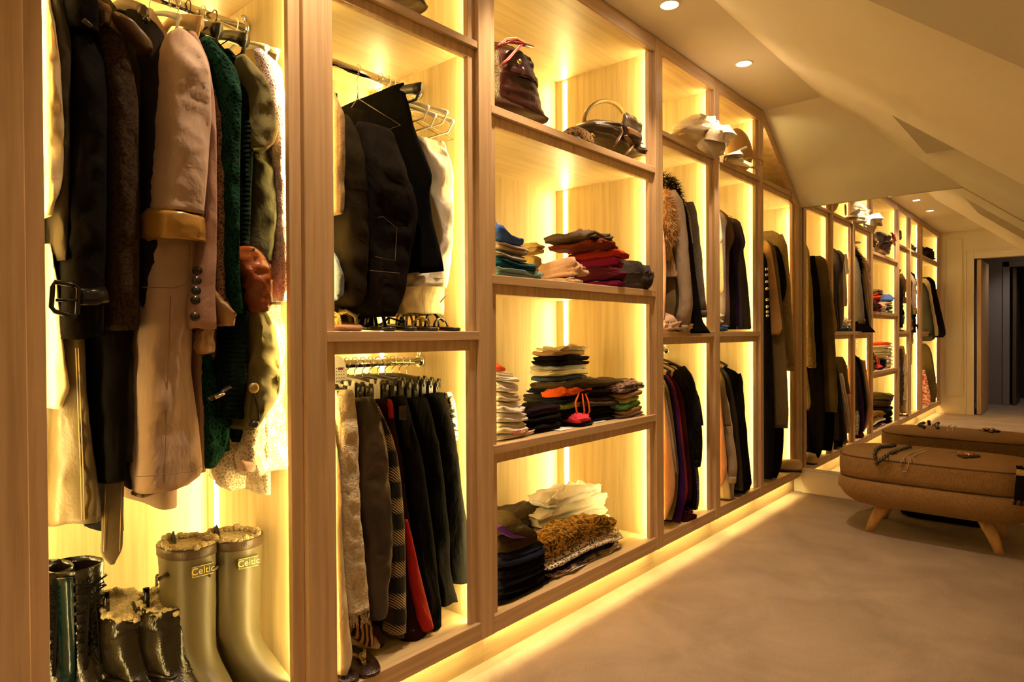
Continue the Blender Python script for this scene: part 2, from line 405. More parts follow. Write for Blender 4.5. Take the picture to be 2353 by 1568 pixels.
# landing: grey walls, darker doorway further on, and lobby ceiling
GREY = plain('landing_grey_paint', (.34, .30, .30), .7); DARK = plain('dark_room_paint', (.05, .045, .04), .8)
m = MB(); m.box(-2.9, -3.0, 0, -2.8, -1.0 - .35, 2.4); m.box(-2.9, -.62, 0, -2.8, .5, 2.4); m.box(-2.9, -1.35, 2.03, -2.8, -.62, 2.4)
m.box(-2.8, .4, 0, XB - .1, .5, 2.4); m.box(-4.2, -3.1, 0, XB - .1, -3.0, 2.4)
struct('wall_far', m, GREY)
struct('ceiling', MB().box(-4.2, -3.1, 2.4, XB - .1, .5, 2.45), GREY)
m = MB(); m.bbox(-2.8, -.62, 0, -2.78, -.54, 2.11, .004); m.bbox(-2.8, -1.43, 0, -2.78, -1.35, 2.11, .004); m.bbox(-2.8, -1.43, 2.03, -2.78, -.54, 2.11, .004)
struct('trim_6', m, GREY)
d = thing('door_2', 'second brown door ajar beyond the landing', 'door', (-2.85, -.64, 0)); d['kind'] = 'structure'; del d['category']
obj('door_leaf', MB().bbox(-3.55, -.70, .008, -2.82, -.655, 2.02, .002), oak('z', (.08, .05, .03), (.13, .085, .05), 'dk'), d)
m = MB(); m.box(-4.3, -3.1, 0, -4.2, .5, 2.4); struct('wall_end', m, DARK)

# ------------------------------------------------------------------ wardrobe bays
def rail_seg(m, x0, x1, z0, z1, y0=.0, y1=.03, b=.0015): m.bbox(x0, y0, z0, x1, y1, z1, b)
HR = (1.977, 1.9995)          # upper rail of hanging bays
BAYS = {}
def bay(key, xl, xr, comps, rails, label, post=None, top=True, led=True, slope=None, lpost=None):
    """comps: list of (z0,z1) clear interior heights; rails: list of (zb,zt) front rails"""
    t = thing('wardrobe_bay', label, 'wardrobe', ((xl + xr) / 2, .0, 0), 'open oak wardrobe bays along the left wall')
    BAYS[key] = t
    zt = ZC - .003
    obj('back_panel', MB().box(xl, DEP, ZRB, xr, DEP + .01, zt), OAKIN, t)
    px0 = lpost[0] if lpost else xl; px1 = post[1] if post else XM - .017
    obj('plinth', MB().box(px0 + .0003, .053, 0, px1 - .0003, .068, ZRB + .03), OAKINY, t)
    f = MB(); rail_seg(f, xl, xr, ZRB, ZRT, .002, .018); obj('bottom_rail', f, OAKX, t)
    obj('cabinet_floor', MB().box(xl, .0185, ZRT - .022, xr, DEP, ZRT - .0012), OAKINY, t)
    for zb, zt_ in rails:
        x1 = xr
        if slope: x1 = slope(zt_, .05)
        f = MB(); rail_seg(f, xl, x1, zb, zt_, .002, .03); obj('shelf_rail', f, OAKX, t)
        obj('shelf_board', MB().box(xl, .0305, zb + .002, x1, DEP, zt_ - .001), OAKINY, t)
    for (z0, z1) in comps:      # recessed inner frame and its four light strips
        hd = .033 if not (top and z1 > 2.3) else .004
        def piece(nm, *a):
            obj(nm, MB().bbox(*a, .001), OAKZ, t)
        if not slope:
            piece('inner_stile', xl, RI, z0, xl + INW, RI + INT, z1); piece('inner_stile', xr - INW, RI, z0, xr, RI + INT, z1)
            if hd > .01: piece('inner_head', xl + INW, RI, z1 - hd, xr - INW, RI + INT, z1)
        else:
            zk = slope_z(xr - INW) - .075
            piece('inner_stile', xl, RI, z0, xl + INW, RI + INT, z1); piece('inner_stile', xr - INW, RI, z0, xr, RI + INT, zk)
            xk = slope(z1, .075); piece('inner_head', xl + INW, RI, z1 - hd, xk - .01, RI + INT, z1)
            a = [(xk - .035, z1 - hd), (xr - INW, zk - .012), (xr, zk), (xk + .005, z1)]
            fr = MB().add([(p[0], RI, p[1]) for p in a] + [(p[0], RI + INT, p[1]) for p in a], [(0, 1, 2, 3), (7, 6, 5, 4), (0, 4, 5, 1), (2, 6, 7, 3)], False)
            obj('inner_brace', fr, OAKZ, t)
        if led:
            g = .004
            for sx, xw in ((1, xl), (-1, xr)):
                z1s = z1 - .004 if not (slope and sx < 0) else slope_z(xr) - .10
                x0 = xw + sx * .012; x1 = xw + sx * .024; y = RI + INT + .002
                q = [(x0, y, z0 + g), (x1, y, z0 + g), (x1, y, z1s), (x0, y, z1s)]
                q = q if sx < 0 else q[::-1]
                s = MB().add(q, [(0, 1, 2, 3)], False); obj('light_strip', s, LED, t)
                yb = .499; x = xw + sx * .0015
                q = [(x, yb - .010, z0 + g), (x, yb + .010, z0 + g), (x, yb + .010, z1s), (x, yb - .010, z1s)]
                q = q[::-1] if sx > 0 else q
                s = MB().add(q, [(0, 1, 2, 3)], False); obj('light_strip', s, LED, t)
    # glow strip under the bottom rail
    s = MB().add([(px0 + .001, .024, ZRB + .022), (px1 - .001, .024, ZRB + .022), (px1 - .001, .034, ZRB + .022), (px0 + .001, .034, ZRB + .022)], [(3, 2, 1, 0)], False)
    obj('light_strip', s, LED, t)
    if top:
        f = MB(); rail_seg(f, xl, xr, 2.333, zt, .002, .03); obj('top_rail', f, OAKX, t)
        obj('top_panel', MB().box(xl, .0305, 2.337, xr, DEP, zt), OAKINY, t)
    if lpost:
        obj('post', MB().bbox(lpost[0], 0, ZRB, lpost[1], .05, zt, .002), OAKZ, t)
        obj('side_panel', MB().box(lpost[0], .0505, ZRB, lpost[1], DEP, zt), OAKIN, t)
    if post:
        ztp = zt
        obj('post', MB().bbox(post[0], 0, ZRB, post[1], .05, ztp, .002), OAKZ, t)
        obj('side_panel', MB().box(post[0], .0505, ZRB, post[1], DEP, ztp), OAKIN, t)
    return t
def hang_rail(key, xl, xr, z, y=.28):
    t = BAYS[key]
    r = obj('clothes_rail', MB().tube([(xl + .004, y, z), (xr - .004, y, z)], .0125, 16), CHROME, t)
    for sx, x in ((1, xl), (-1, xr)):
        m = MB().tube([(x + sx * .001, y, z), (x + sx * .012, y, z)], .021, 16); m.tube([(x + sx * .010, y, z + .02), (x + sx * .010, y, z + .034)], .008, 8)
        obj('rail_bracket', m, CHROME, r)
def slope_z(x): return ZC - (x - XKN) * (ZC - ZK) / (XM - XKN)
def slope_x(z, off=0): return XKN + (ZC - z - off) * (XM - XKN) / (ZC - ZK)
zt3 = 2.333
bay('g', XB + .055, .1775, [(ZRT, 1.062), (1.089, 1.977), (1.9995, zt3)], [(1.062, 1.089), HR], 'open oak wardrobe bay by the doorway, seen only in the mirror', post=(.1775, .2975), lpost=(XB + .001, XB + .055))
bay('f', .2975, .8548, [(ZRT, 1.977), (1.9995, zt3)], [HR], 'full-height oak wardrobe bay of coats with boots on its floor', post=(.8548, .9149))
bay('e', .9149, 1.4636, [(ZRT, 1.062), (1.089, 1.977), (1.9995, zt3)], [(1.062, 1.089), HR], 'two-tier oak wardrobe bay of trousers above skirts', post=(1.4636, 1.5249))
bay('d', 1.5249, 2.5896, [(ZRT, .690), (.718, 1.243), (1.272, 1.792), (1.819, zt3)], [(.690, .718), (1.243, 1.272), (1.792, 1.819)], 'wide oak wardrobe bay of four open shelves', post=(2.5896, 2.6523))
bay('c', 2.6523, 3.2063, [(ZRT, 1.062), (1.089, 1.977), (1.9995, zt3)], [(1.062, 1.089), HR], 'two-tier oak wardrobe bay right of the shelf bay, with knitwear and fur', post=(3.2063, 3.2654))
bay('b', 3.2654, 3.8345, [(ZRT, 1.062), (1.089, 1.977), (1.9995, zt3)], [(1.062, 1.089), HR], 'two-tier oak wardrobe bay of dark dresses next to the sloping end bay', post=(3.8345, 3.8844))
# end bay under the slope
xa, xb_ = 3.8844, 4.478
ta = bay('a', xa, xb_, [(ZRT, 1.977)], [HR], 'oak wardrobe bay with a clipped corner beside the mirror', top=False, slope=slope_x)
m = MB()
def diag(z_off0, z_off1, y0, y1, x0=XKN + .001, x1=XM - .05):
    a = [(x0, slope_z(x0) - z_off1), (x1, slope_z(x1) - z_off1), (x1, slope_z(x1) - z_off0), (x0, slope_z(x0) - z_off0)]
    return [(p[0], y0, p[1]) for p in a] + [(p[0], y1, p[1]) for p in a], [(0, 1, 2, 3), (7, 6, 5, 4), (0, 4, 5, 1), (2, 6, 7, 3), (1, 5, 6, 2), (0, 3, 7, 4)]
m.add(*diag(.003, .075, .002, .03), False); obj('sloping_rail', m, OAKX, ta)
m = MB(); m.add(*diag(.004, .075, .0305, DEP), False); obj('sloping_panel', m, OAKINY, ta)
q = [(xa + .010, RI + INT + .02, 2.004), (xa + .016, RI + INT + .02, 2.004), (xa + .016, RI + INT + .02, 2.28), (xa + .010, RI + INT + .02, 2.28)]
obj('light_strip', MB().add(q[::-1], [(0, 1, 2, 3)], False), LED, ta)  # added strip that brightens the niche, real source unknown
obj('niche_stile', MB().bbox(xa, RI, 2.0, xa + .02, RI + INT, 2.30, .001), OAKZ, ta)
zr = slope_z(xb_) - .03
obj('post', MB().bbox(xb_, 0, ZRB, 4.5365, .05, slope_z(4.5365) - .004, .002), OAKZ, ta)
obj('side_panel', MB().box(xb_, .0505, ZRB, 4.5365, DEP, slope_z(4.5365) - .03), OAKIN, ta)
obj('filler_strip', MB().box(4.5368, .012, ZRB, XM - .001, .04, ZK - .004), OAKZ, ta)
for k, a, b, zs in (('g', XB + .055, .1775, (.99, 1.905)), ('f', .2975, .8548, (1.91,)), ('e', .9149, 1.4636, (.99, 1.905)), ('c', 2.6523, 3.2063, (.99, 1.905)), ('b', 3.2654, 3.8345, (.99, 1.905)), ('a', xa, xb_, (1.66,))):
    for z in zs: hang_rail(k, a, b, z)

# downlights in the flat ceiling
WHITE_EM = emitter('downlight_glow', (1.0, .86, .68), 60.0)
TRIMW = plain('downlight_trim', (.8, .74, .64), .4)
for i, (x, yl) in enumerate(((3.143, -.178), (2.383, -.178), (1.62, -.178), (.86, -.178), (.15, -.95), (-.55, -.95))):
    lab = ['recessed downlight in the flat ceiling nearest the mirror', 'recessed downlight in the flat ceiling second from the mirror', 'recessed downlight showing in the mirror nearer the glass edge', 'recessed downlight showing in the mirror further from the glass edge', 'recessed downlight above the camera, out of view', 'recessed downlight near the doorway, out of view'][i]
    t = thing('ceiling_downlight', lab, 'downlight', (x, yl, ZC), 'recessed ceiling downlights')
    rg = MB(); n = 24; pr = [(.043, 0), (.043, -.003), (.036, -.004), (.030, .004)]
    rg.loft([[(x + r * math.cos(2 * PI * k / n), yl + r * math.sin(2 * PI * k / n), ZC + z) for k in range(n)] for r, z in pr], False)
    obj('trim_ring', rg, TRIMW, t)
    ds = MB(); ds.disc((x, yl), .029, ZC - .0022, ZC - .0012, 24); obj('lens', ds, WHITE_EM, t)
    L = bpy.data.lights.new('downlight_lamp', 'SPOT'); L.energy = DOWN_POW * (1 if i < 4 else .45); L.color = DOWN_COL; L.spot_size = 1.45; L.spot_blend = .9; L.shadow_soft_size = .025
    lo = bpy.data.objects.new('downlight_lamp', L); COL.objects.link(lo); lo.parent = t; lo.location = (0, 0, -.012)

# lamp added out of view to brighten the landing beyond the doorway
t = thing('ceiling_downlight', 'added lamp brightening the landing, out of view', 'downlight', (-2.1, -1.0, 2.4), 'recessed ceiling downlights')
ds = MB(); ds.disc((-2.1, -1.0), .03, 2.396, 2.399, 24); obj('lens', ds, WHITE_EM, t)
L = bpy.data.lights.new('downlight_lamp', 'SPOT'); L.energy = 26; L.color = (1, .86, .74); L.spot_size = 2.3; L.spot_blend = .6; L.shadow_soft_size = .03
lo = bpy.data.objects.new('downlight_lamp', L); COL.objects.link(lo); lo.parent = t; lo.location = (0, 0, -.012)
# ------------------------------------------------------------------ builders for clothes
def lerp_rows(pts, n):
    """pts: list of tuples sorted by first value (z, descending); resample to n rows"""
    a = np.array(pts, float); a = a[np.argsort(-a[:, 0])]
    z = np.linspace(a[0, 0], a[-1, 0], n)
    out = [z] + [np.interp(-z, -a[:, 0], a[:, i]) for i in range(1, a.shape[1])]
    # light smoothing of the profile columns
    for i in range(1, len(out)):
        c = out[i].copy(); c[1:-1] = (out[i][:-2] + 2 * out[i][1:-1] + out[i][2:]) / 4; out[i] = c
    return np.array(out).T

def front_part(name, parent, mat, rows, yf=.05, dep=.10, n=34, seg=26, wr=.006, fold=(0, 0), seed=0, label=None, power=.75, hem=True):
    """cloth volume whose front silhouette is given by photo rows (py, xl, xr) on the plane y=yf"""
    pts = []
    for py, xl, xr in rows:
        a = at(xl, py, 1, yf + dep * .3); b = at(xr, py, 1, yf + dep * .3); pts.append(((a[2] + b[2]) / 2, a[0], b[0]))
    rr = lerp_rows(pts, n); m = MB(); rings = []; H = rr[0][0] - rr[-1][0]
    for i, (z, x0, x1) in enumerate(rr):
        cx = (x0 + x1) / 2; hx = max((x1 - x0) / 2, .004); g = (rr[0][0] - z) / max(H, .01); ring = []
        tp = min(1, .35 + 3.0 * g) if i else .3
        for j in range(seg):
            q = 2 * PI * j / seg; c, s = math.cos(q), math.sin(q)
            X = cx + hx * math.copysign(abs(c) ** power, c)
            Y = yf + dep / 2 + dep / 2 * tp * math.copysign(abs(s) ** power, s)
            if fold[0]: Y += fold[1] * (.25 + g) * math.sin(fold[0] * (X - cx) + seed + 1.5 * fbm(z * 2, seed, 1))
            d = wr * fbm(X * 14 + seed * 3.1, Y * 14, z * 7 + seed)
            d += wr * .6 * fbm(X * 30, seed, z * 26)
            Y += d * 1.4; X += d * .6 * (1 if c > 0 else -1)
            ring.append((X, Y, z + (.004 * fbm(X * 20, seed, 3) if i == n - 1 else 0)))
        rings.append(ring)
    if hem:
        c = np.mean(np.array(rings[-1]), axis=0)
        rings.append([tuple(c + (np.array(p) - c) * .82 + np.array((0, 0, .006))) for p in rings[-1]])
    m.loft(rings, True)
    return obj(name, m, mat, parent, label)

def body_slab(name, parent, mat, X, z1, z0, y0=.10, y1=.47, th=.03, shoulder=.10, yr=.28, seed=0, skew=0.0, k=26):
    """hidden depth of a hanging garment: thin undulating slab from shoulder to hem"""
    m = MB(); rings = []; n = 16; seg = 22; H = z1 - z0
    for i in range(n):
        g = i / (n - 1); z = z1 - H * g
        s = min(1, .22 + g * H / shoulder * .78); hy = (y1 - y0) / 2; cy = (y0 + y1) / 2; cy = yr + (cy - yr) * s
        ring = []
        for j in range(seg):
            q = 2 * PI * j / seg; c, sn = math.cos(q), math.sin(q)
            Y = cy + hy * s * math.copysign(abs(c) ** .8, c)
            x = X + skew * (Y - yr) + th / 2 * min(1, .4 + 3 * g) * math.copysign(abs(sn) ** .7, sn) + .006 * g * math.sin(k * Y + seed * 2 + z * 2)
            ring.append((x, Y, z))
        rings.append(ring)
    m.loft(rings, True); return obj(name, m, mat, parent)

def at_mir(px, py, X):
    d = ray(px, py); P = CAM + d * ((XM - CAM[0]) / d[0]); d = d * np.array((-1, 1, 1)); return P + d * ((X - P[0]) / d[0])
def side_garment(name, label, cat, group, X, th, front, mat, back=None, skew=0.0, yr=.28, pleat=(30, .006), seed=0, sleeve=None, smat=None, wr=.004, n=34, top_th=.5, ymax=.52, extra=None, mirror=False, dy=0.0):
    """garment hanging in the plane x = X + skew*(y-yr); front (and back) edges traced from photo pixels"""
    P = []
    for px, py in front:
        p = at_pl(px, py, X, skew, yr) if not mirror else at_mir(px, py, X)
        P.append((p[2], p[1] + dy))
    if back is None: B = [(z, min(ymax, 2 * yr - y)) for z, y in P]
    else: B = [(lambda p: (p[2], p[1]))(at_pl(px, py, X, skew, yr)) for px, py in back]
    zt = max(P[0][0], B[0][0]); zb = P[-1][0]
    P = np.array(sorted(P, key=lambda q: -q[0])); B = np.array(sorted(B, key=lambda q: -q[0]))
    zs = np.linspace(zt, zb, n); yf = np.interp(-zs, -P[:, 0], P[:, 1]); yb = np.interp(-zs, -B[:, 0], B[:, 1])
    for a in (yf, yb):
        c = a.copy(); c[1:-1] = (a[:-2] + 2 * a[1:-1] + a[2:]) / 4; a[:] = c
    yb = np.maximum(yb, yf + .012); seg = 30
    t = thing(name, label, cat, (X, yr, zt), group)
    m = MB(); rings = []
    for i in range(n):
        g = (zt - zs[i]) / max(zt - zb, .01); tt = th * (top_th + (1 - top_th) * min(1, g * 3)); ring = []
        cy = (yf[i] + yb[i]) / 2; hy = (yb[i] - yf[i]) / 2
        for j in range(seg):
            q = 2 * PI * j / seg; c, s = math.cos(q), math.sin(q)
            Y = cy + hy * math.copysign(abs(c) ** .85, c)
            x = X + skew * (Y - yr) + tt / 2 * math.copysign(abs(s) ** .7, s)
            x += pleat[1] * min(1, .15 + g * 1.2) * math.sin(pleat[0] * (Y - yr) + seed * 1.7 + 1.2 * fbm(zs[i] * 1.5, seed, 0))
            d = wr * fbm(Y * 16 + seed, zs[i] * 9, s + seed); x += d; 
            ring.append((x, Y + d * .5, zs[i]))
        rings.append(ring)
    c = np.mean(np.array(rings[-1]), axis=0)
    rings.append([tuple(c + (np.array(p) - c) * .9 + np.array((0, 0, .006))) for p in rings[-1]])
    m.loft(rings, True); obj('body', m, mat, t)
    if sleeve:      # (z fraction start, z fraction end, radius)
        a, b, r = sleeve; pts = []; rs = []
        for k in range(14):
            g = a + (b - a) * k / 13; z = zt - g * (zt - zb); y = np.interp(-z, -P[:, 0], P[:, 1])
            pts.append((X + skew * (y - yr) - th * .45 + .003 * math.sin(k + seed), y + r * .55, z)); rs.append(r * (1.0 - .35 * k / 13) * (1 + .06 * math.sin(k * 1.9 + seed)))
        obj('sleeve', MB().tube(pts, rs, 12), smat or mat, t)
        cz = pts[-1]; obj('cuff', MB().tube([cz, (cz[0], cz[1], cz[2] - .012), (cz[0], cz[1], cz[2] - .035)], [rs[-1] * 1.12, rs[-1] * 1.15, rs[-1] * 1.05], 12), smat or mat, t)
    if extra: extra(t)
    return t

BLACKP = plain('black_plastic', (.018, .016, .015), .32)
WHITEP = plain('white_plastic', (.82, .78, .68), .35)
WIRE = plain('bright_wire', (.8, .78, .72), .18, 1.0)
BRONZE = plain('dark_bronze_wire', (.12, .08, .05), .3, 1.0)
HWOOD = plain('hanger_beech', (.55, .36, .17), .4, bump=(60, .1, .001))
def hook(m, X, yr, zr, r=.0016, rad=.018, neck=.05, tilt=0.0):
    pts = []
    for k in range(13):
        a = math.radians(200 - k * 235 / 12); pts.append((X + tilt * .3 * math.sin(a) * rad, yr - rad * math.cos(a), zr - .0125 + rad * 1.0 + rad * math.sin(a) - .004))
    end = pts[-1]; pts += [(X, yr + .004, end[2] - .012), (X, yr, zr - neck * .7), (X, yr, zr - neck)]
    m.tube(pts, r, 6)
def hanger(label, X, zr, kind='wood', mat=None, yr=.28, half=.21, drop=.075, skew=0.0, group='clothes hangers', hmat=None, neck=.055, bar=True, name='clothes_hanger'):
    mat = mat or {'wood': HWOOD, 'black': BLACKP, 'white': WHITEP, 'wire': WIRE}[kind]
    t = thing(name, label, 'hanger', (X, yr, zr), group)
    h = MB(); hook(h, X, yr, zr, .0018, neck=neck); obj('hook', h, hmat or (WIRE if kind != 'white' else mat), t)
    z0 = zr - neck; m = MB()
    def P(y, z, dx=0): return (X + skew * y + dx, yr + y, z)
    if kind == 'wire':
        m.tube([P(0, z0), P(-half, z0 - drop), P(half, z0 - drop), P(0, z0)], .0014, 6)
    else:
        r = .006 if kind == 'white' else .009
        pts = [P(y, z0 - drop * (abs(y) / half) ** 1.35) for y in np.linspace(-half, half, 15)]
        m.tube(pts, [r * (.8 + .5 * abs(k - 7) / 7) for k in range(15)], 8, flat=1.6 if kind != 'white' else 1.0)
        if bar: m.tube([P(-half, z0 - drop), P(-half * .9, z0 - drop - .028), P(half * .9, z0 - drop - .028), P(half, z0 - drop)], r * .55, 6)
    obj('arms', m, mat, t); return t

def folded(name, label, cat, group, x0, x1, y0, y1, z0, z1, mat, layers=2, seed=0, wr=.006, sag=.25, parent=None, edge=.84, rot=0.0, roll=0.0, flatp=.35, warp=0.0):
    """a folded garment: soft slab with layered edges"""
    cx, cy, cz = (x0 + x1) / 2, (y0 + y1) / 2, (z0 + z1) / 2; a, b, c = (x1 - x0) / 2, (y1 - y0) / 2, (z1 - z0) / 2
    m = MB(); rows, seg = 9 + 5 * layers, 44; rings = []; ca, sa = math.cos(rot), math.sin(rot)
    for i in range(rows + 1):
        v = -1 + 2 * i / rows; e = max(1e-4, 1 - abs(v) ** 4.5) ** .5
        lay = (v + 1) / 2 * layers; inset = 1 - .035 * (abs(math.cos(PI * lay)) ** 3 if 0 < i < rows else 0)
        shift = .010 * math.sin(int(min(lay, layers - .01)) * 2.3 + seed)
        ring = []
        for j in range(seg):
            q = 2 * PI * j / seg; co, si = math.cos(q), math.sin(q)
            ex = math.copysign(abs(co) ** flatp, co); ey = math.copysign(abs(si) ** flatp, si)
            nrm = max(abs(ex), abs(ey)); s = (edge + (1 - edge) * e) * inset if i not in (0, rows) else edge * .9
            X = a * ex * s + shift * .4; Y = b * ey * s + shift
            rr = max(abs(X / a), abs(Y / b)); Z = c * v
            if v > 0: Z -= sag * c * 2 * rr ** 3 * v
            if v > 0: Z += roll * X * v
            d = wr * (fbm(X * 16 + seed * 5, Y * 16, Z * 30 + seed) + .6 * fbm(X * 40, Y * 40 + seed, Z * 60))
            k = min(1, (v + 1) * 2)
            X += d * .8 * ex; Y += d * 1.4 * ey; Z += d * .9 * k * (1 if v > -.5 else 0)
            Z = max(Z, -c)
            if warp: Z += warp * (fbm((cx + X) * 6, (cy + Y) * 6, 7.3) * min(1, c / .012) - .25 * (abs(X / a) ** 2))
            ring.append((cx + X * ca - Y * sa, cy + X * sa + Y * ca, cz + Z))
        rings.append(ring)
    # fill top and bottom with concentric rings so the faces can crease
    def inner(base, top):
        c0 = np.mean(np.array(base), axis=0); out = []
        for s in (.8, .6, .4, .2, .06):
            r_ = []
            for p in base:
                q = c0 + (np.array(p) - c0) * s
                q[2] = base[0][2] * 0 + c0[2] + (p[2] - c0[2]) * s
                if top: q[2] += wr * .9 * fbm(q[0] * 22 + seed, q[1] * 22, seed) + sag * c * .5 * (1 - s)
                r_.append(tuple(q))
            out.append(r_)
        return out
    rings = inner(rings[0], False)[::-1] + rings + inner(rings[-1], True)
    m.loft(rings, True)
    if parent is not None: return obj(name, m, mat, parent, label)
    o = obj(name, m, mat, origin=(cx, cy, z0)); tag(o, label, cat, group); return o

def stack(base_z, yf, depth, items, group, cat='clothing', snap=True, skewz=0.0):
    """items bottom to top: (pxl, pxr, py_top, mat, name, label, opts)"""
    z0 = base_z; prev = None
    for it in items:
        pxl, pxr, pyt, mat, name, label = it[:6]; kw = dict(it[6]) if len(it) > 6 else {}
        y = yf + kw.pop('dy', 0.0); dd = kw.pop('dd', depth); zz = kw.pop('z0', z0)
        fl = kw.pop('fl', base_z < 1.07); jx = .010 * math.sin(len(label) * 3.7 + pxl)
        a = (at(pxl, pyt, 1, y) if fl else at(pxl, pyt, 1, y + dd)) if pxl > 1150 else np.array((1.562, 0, 0)); b = at(pxr, pyt, 1, y)
        if a[0] > b[0] - .07: a = np.array((b[0] - .07, 0, 0))
        if b[0] > 2.588 and y > -.0 and a[0] < 2.6: b = np.array((2.584, 0, 0))
        zt = at((pxl + pxr) / 2, pyt, 1, y + (dd * .3 if zz < 1.07 else 0))[2]
        zt = max(zt, zz + .008)
        folded(name, label, kw.pop('cat', cat), group, a[0] + jx, b[0] + jx * .4, y + abs(jx) * .6, y + dd + jx, zz, zt, mat, warp=.012 if zz > base_z + .004 else 0, seed=kw.pop('seed', len(label) * .7 + pxl * .01), **kw)
        z0 = zt - .002
    return z0

def fur_on(name, parent, center_pts, rad, count, length, mats, seed=1, gravity=.4, label=None, width=.0016):
    """fur as many thin tapered blades round a path (centre points with radius list)"""
    rn = random.Random(seed); pts = [np.array(p, float) for p in center_pts]; m = MB()
    for _ in range(count):
        u = rn.random() * (len(pts) - 1); i = int(u); f = u - i; c = pts[i] * (1 - f) + pts[min(i + 1, len(pts) - 1)] * f
        r = (rad[i] * (1 - f) + rad[min(i + 1, len(rad) - 1)] * f) if isinstance(rad, (list, tuple)) else rad
        d = np.array([rn.gauss(0, 1) for _ in range(3)]); d /= np.linalg.norm(d) + 1e-9
        p0 = c + d * r * .9; L = length * rn.uniform(.6, 1.2); t = d * 1.0 + np.array([rn.gauss(0, .35), rn.gauss(0, .35), rn.gauss(0, .35) - gravity]); t /= np.linalg.norm(t)
        s = np.cross(t, [rn.gauss(0, 1) for _ in range(3)]); s = s / (np.linalg.norm(s) + 1e-9) * width
        p1 = p0 + t * L * .6; p2 = p0 + t * L + np.array((0, 0, -L * .18))
        m.add([p0 - s, p0 + s, p1 + s * .7, p1 - s * .7, p2], [(0, 1, 2, 3), (3, 2, 4)], True)
    return obj(name, m, mats, parent, label, kind='stuff')
# ------------------------------------------------------------------ bay of coats and boots (nearest in the photo)
GF = 'coats hanging in the full-height bay'
c_cream = fabric('cream_satin', (.78, .62, .34), kind='satin', rough=.45)
c_olbrown = fabric('olive_brown_wool', (.06, .045, .026))
c_black = fabric('black_wool', (.012, .010, .009), (.008, .007, .006), rough=.85, sheen=.15)
c_brfur = fabric('brown_shearling', (.045, .026, .012), (.018, .011, .006), 'tweed', sheen=.5, scale=.6)
c_leather = fabric('olive_leather', (.14, .10, .045), (.10, .07, .03), 'leather', rough=.42, sheen=0, bump=.25)
c_taupe = fabric('taupe_cotton', (.46, .33, .25), (.40, .28, .215), rough=.8, bump=.3)
c_mustard = fabric('mustard_satin', (.38, .20, .035), (.26, .13, .02), 'satin', rough=.35)
c_pink = fabric('dusty_pink_wool', (.40, .235, .18), (.34, .20, .15), 'tweed', scale=1.4, bump=.4)
c_brlace = fabric('brown_lace', (.34, .20, .13), (.10, .055, .035), 'lace', bump=.9)
c_green = fabric('bottle_green_lace', (.007, .046, .026), (.002, .016, .009), 'lace', bump=1.0, scale=.8)
c_dkknit = fabric('black_green_cable_knit', (.012, .028, .020), (.005, .010, .008), 'knit', bump=1.0, scale=.5)
c_olive = fabric('olive_canvas', (.185, .16, .07), (.13, .11, .045), bump=.4)
c_dkolive = fabric('dark_olive_cloth', (.060, .055, .028), (.04, .036, .02))
c_rust = fabric('rust_satin', (.34, .085, .018), (.16, .035, .008), 'satin', rough=.3)
c_olshade = fabric('olive_velvet', (.15, .125, .025), (.05, .042, .010), 'satin', rough=.6)  # plain olive, its shading put into the dark second tone
c_lilac = fabric('lilac_lace', (.62, .50, .56), (.30, .20, .26), 'lace', bump=.8, scale=1.2)
c_ivlace = fabric('ivory_lace', (.72, .60, .46), (.34, .25, .16), 'lace', bump=.8)
c_blush = fabric('blush_lining', (.72, .50, .40), (.62, .42, .33))
HORN = plain('dark_horn', (.02, .014, .010), .25)

def xw(px, py, y=.09): return at(px, py, 1, y)[0]
def coat(label, cat, X, zt, body_bottom, mat, th=.03, name='coat', y0=.12, y1=.46, skew=0.0, seed=0):
    t = thing(name, label, cat, (X, .28, zt), GF)
    body_slab('body', t, mat, X, zt, body_bottom, y0, y1, th, skew=skew, seed=seed); return t
ZR = 1.91
# cream satin coat
t = coat('glossy cream coat at the near end of the rail, beside the oak post', 'coat', .345, 1.86, .98, c_cream, th=.03)
front_part('sleeve', t, c_cream, [(-60, 92, 110), (20, 95, 118), (120, 98, 134), (300, 100, 147), (430, 102, 140), (497, 103, 112)], .030, .10, wr=.010, seed=1)
front_part('skirt', t, c_cream, [(560, 106, 122), (700, 107, 134), (840, 108, 148), (892, 108, 159), (938, 108, 140)], .055, .09, wr=.006, fold=(120, .006), seed=2)
# long olive leather trench
t = coat('long olive leather trench with twin stitched seams, hanging below the others', 'coat', .41, 1.87, .84, c_leather, th=.035, y1=.44, name='leather_coat')
front_part('front_panel', t, c_leather, [(560, 118, 160), (700, 112, 190), (900, 110, 196), (1050, 109, 214), (1150, 108, 226), (1200, 108, 229)], .075, .10, wr=.006, fold=(55, .012), seed=3, n=44)
m = MB()
for o in (0, 6):
    m.tube([at(x + o, y, 1, .070) for x, y in ((174, 800), (178, 900), (182, 1000), (186, 1100), (188, 1196))], .0011, 5)
obj('seam_stitching', m, plain('tan_thread', (.42, .30, .14), .6), t)
front_part('belt_end', t, c_leather, [(1095, 238, 287), (1150, 236, 285), (1220, 234, 284), (1265, 232, 283), (1280, 238, 276), (1297, 256, 262)], .10, .008, wr=.001, n=20, hem=False)
m = MB()
for o in (5, 42): m.tube([at(x + o, y, 1, .098) for x, y in ((238, 1100), (235, 1200), (233, 1268))], .0008, 5)
obj('belt_stitching', m, MATS[('plain', 'tan_thread')], t)
front_part('hem_tab', t, c_black, [(1180, 200, 233), (1206, 195, 228)], .10, .01, wr=.001, n=6, hem=False)
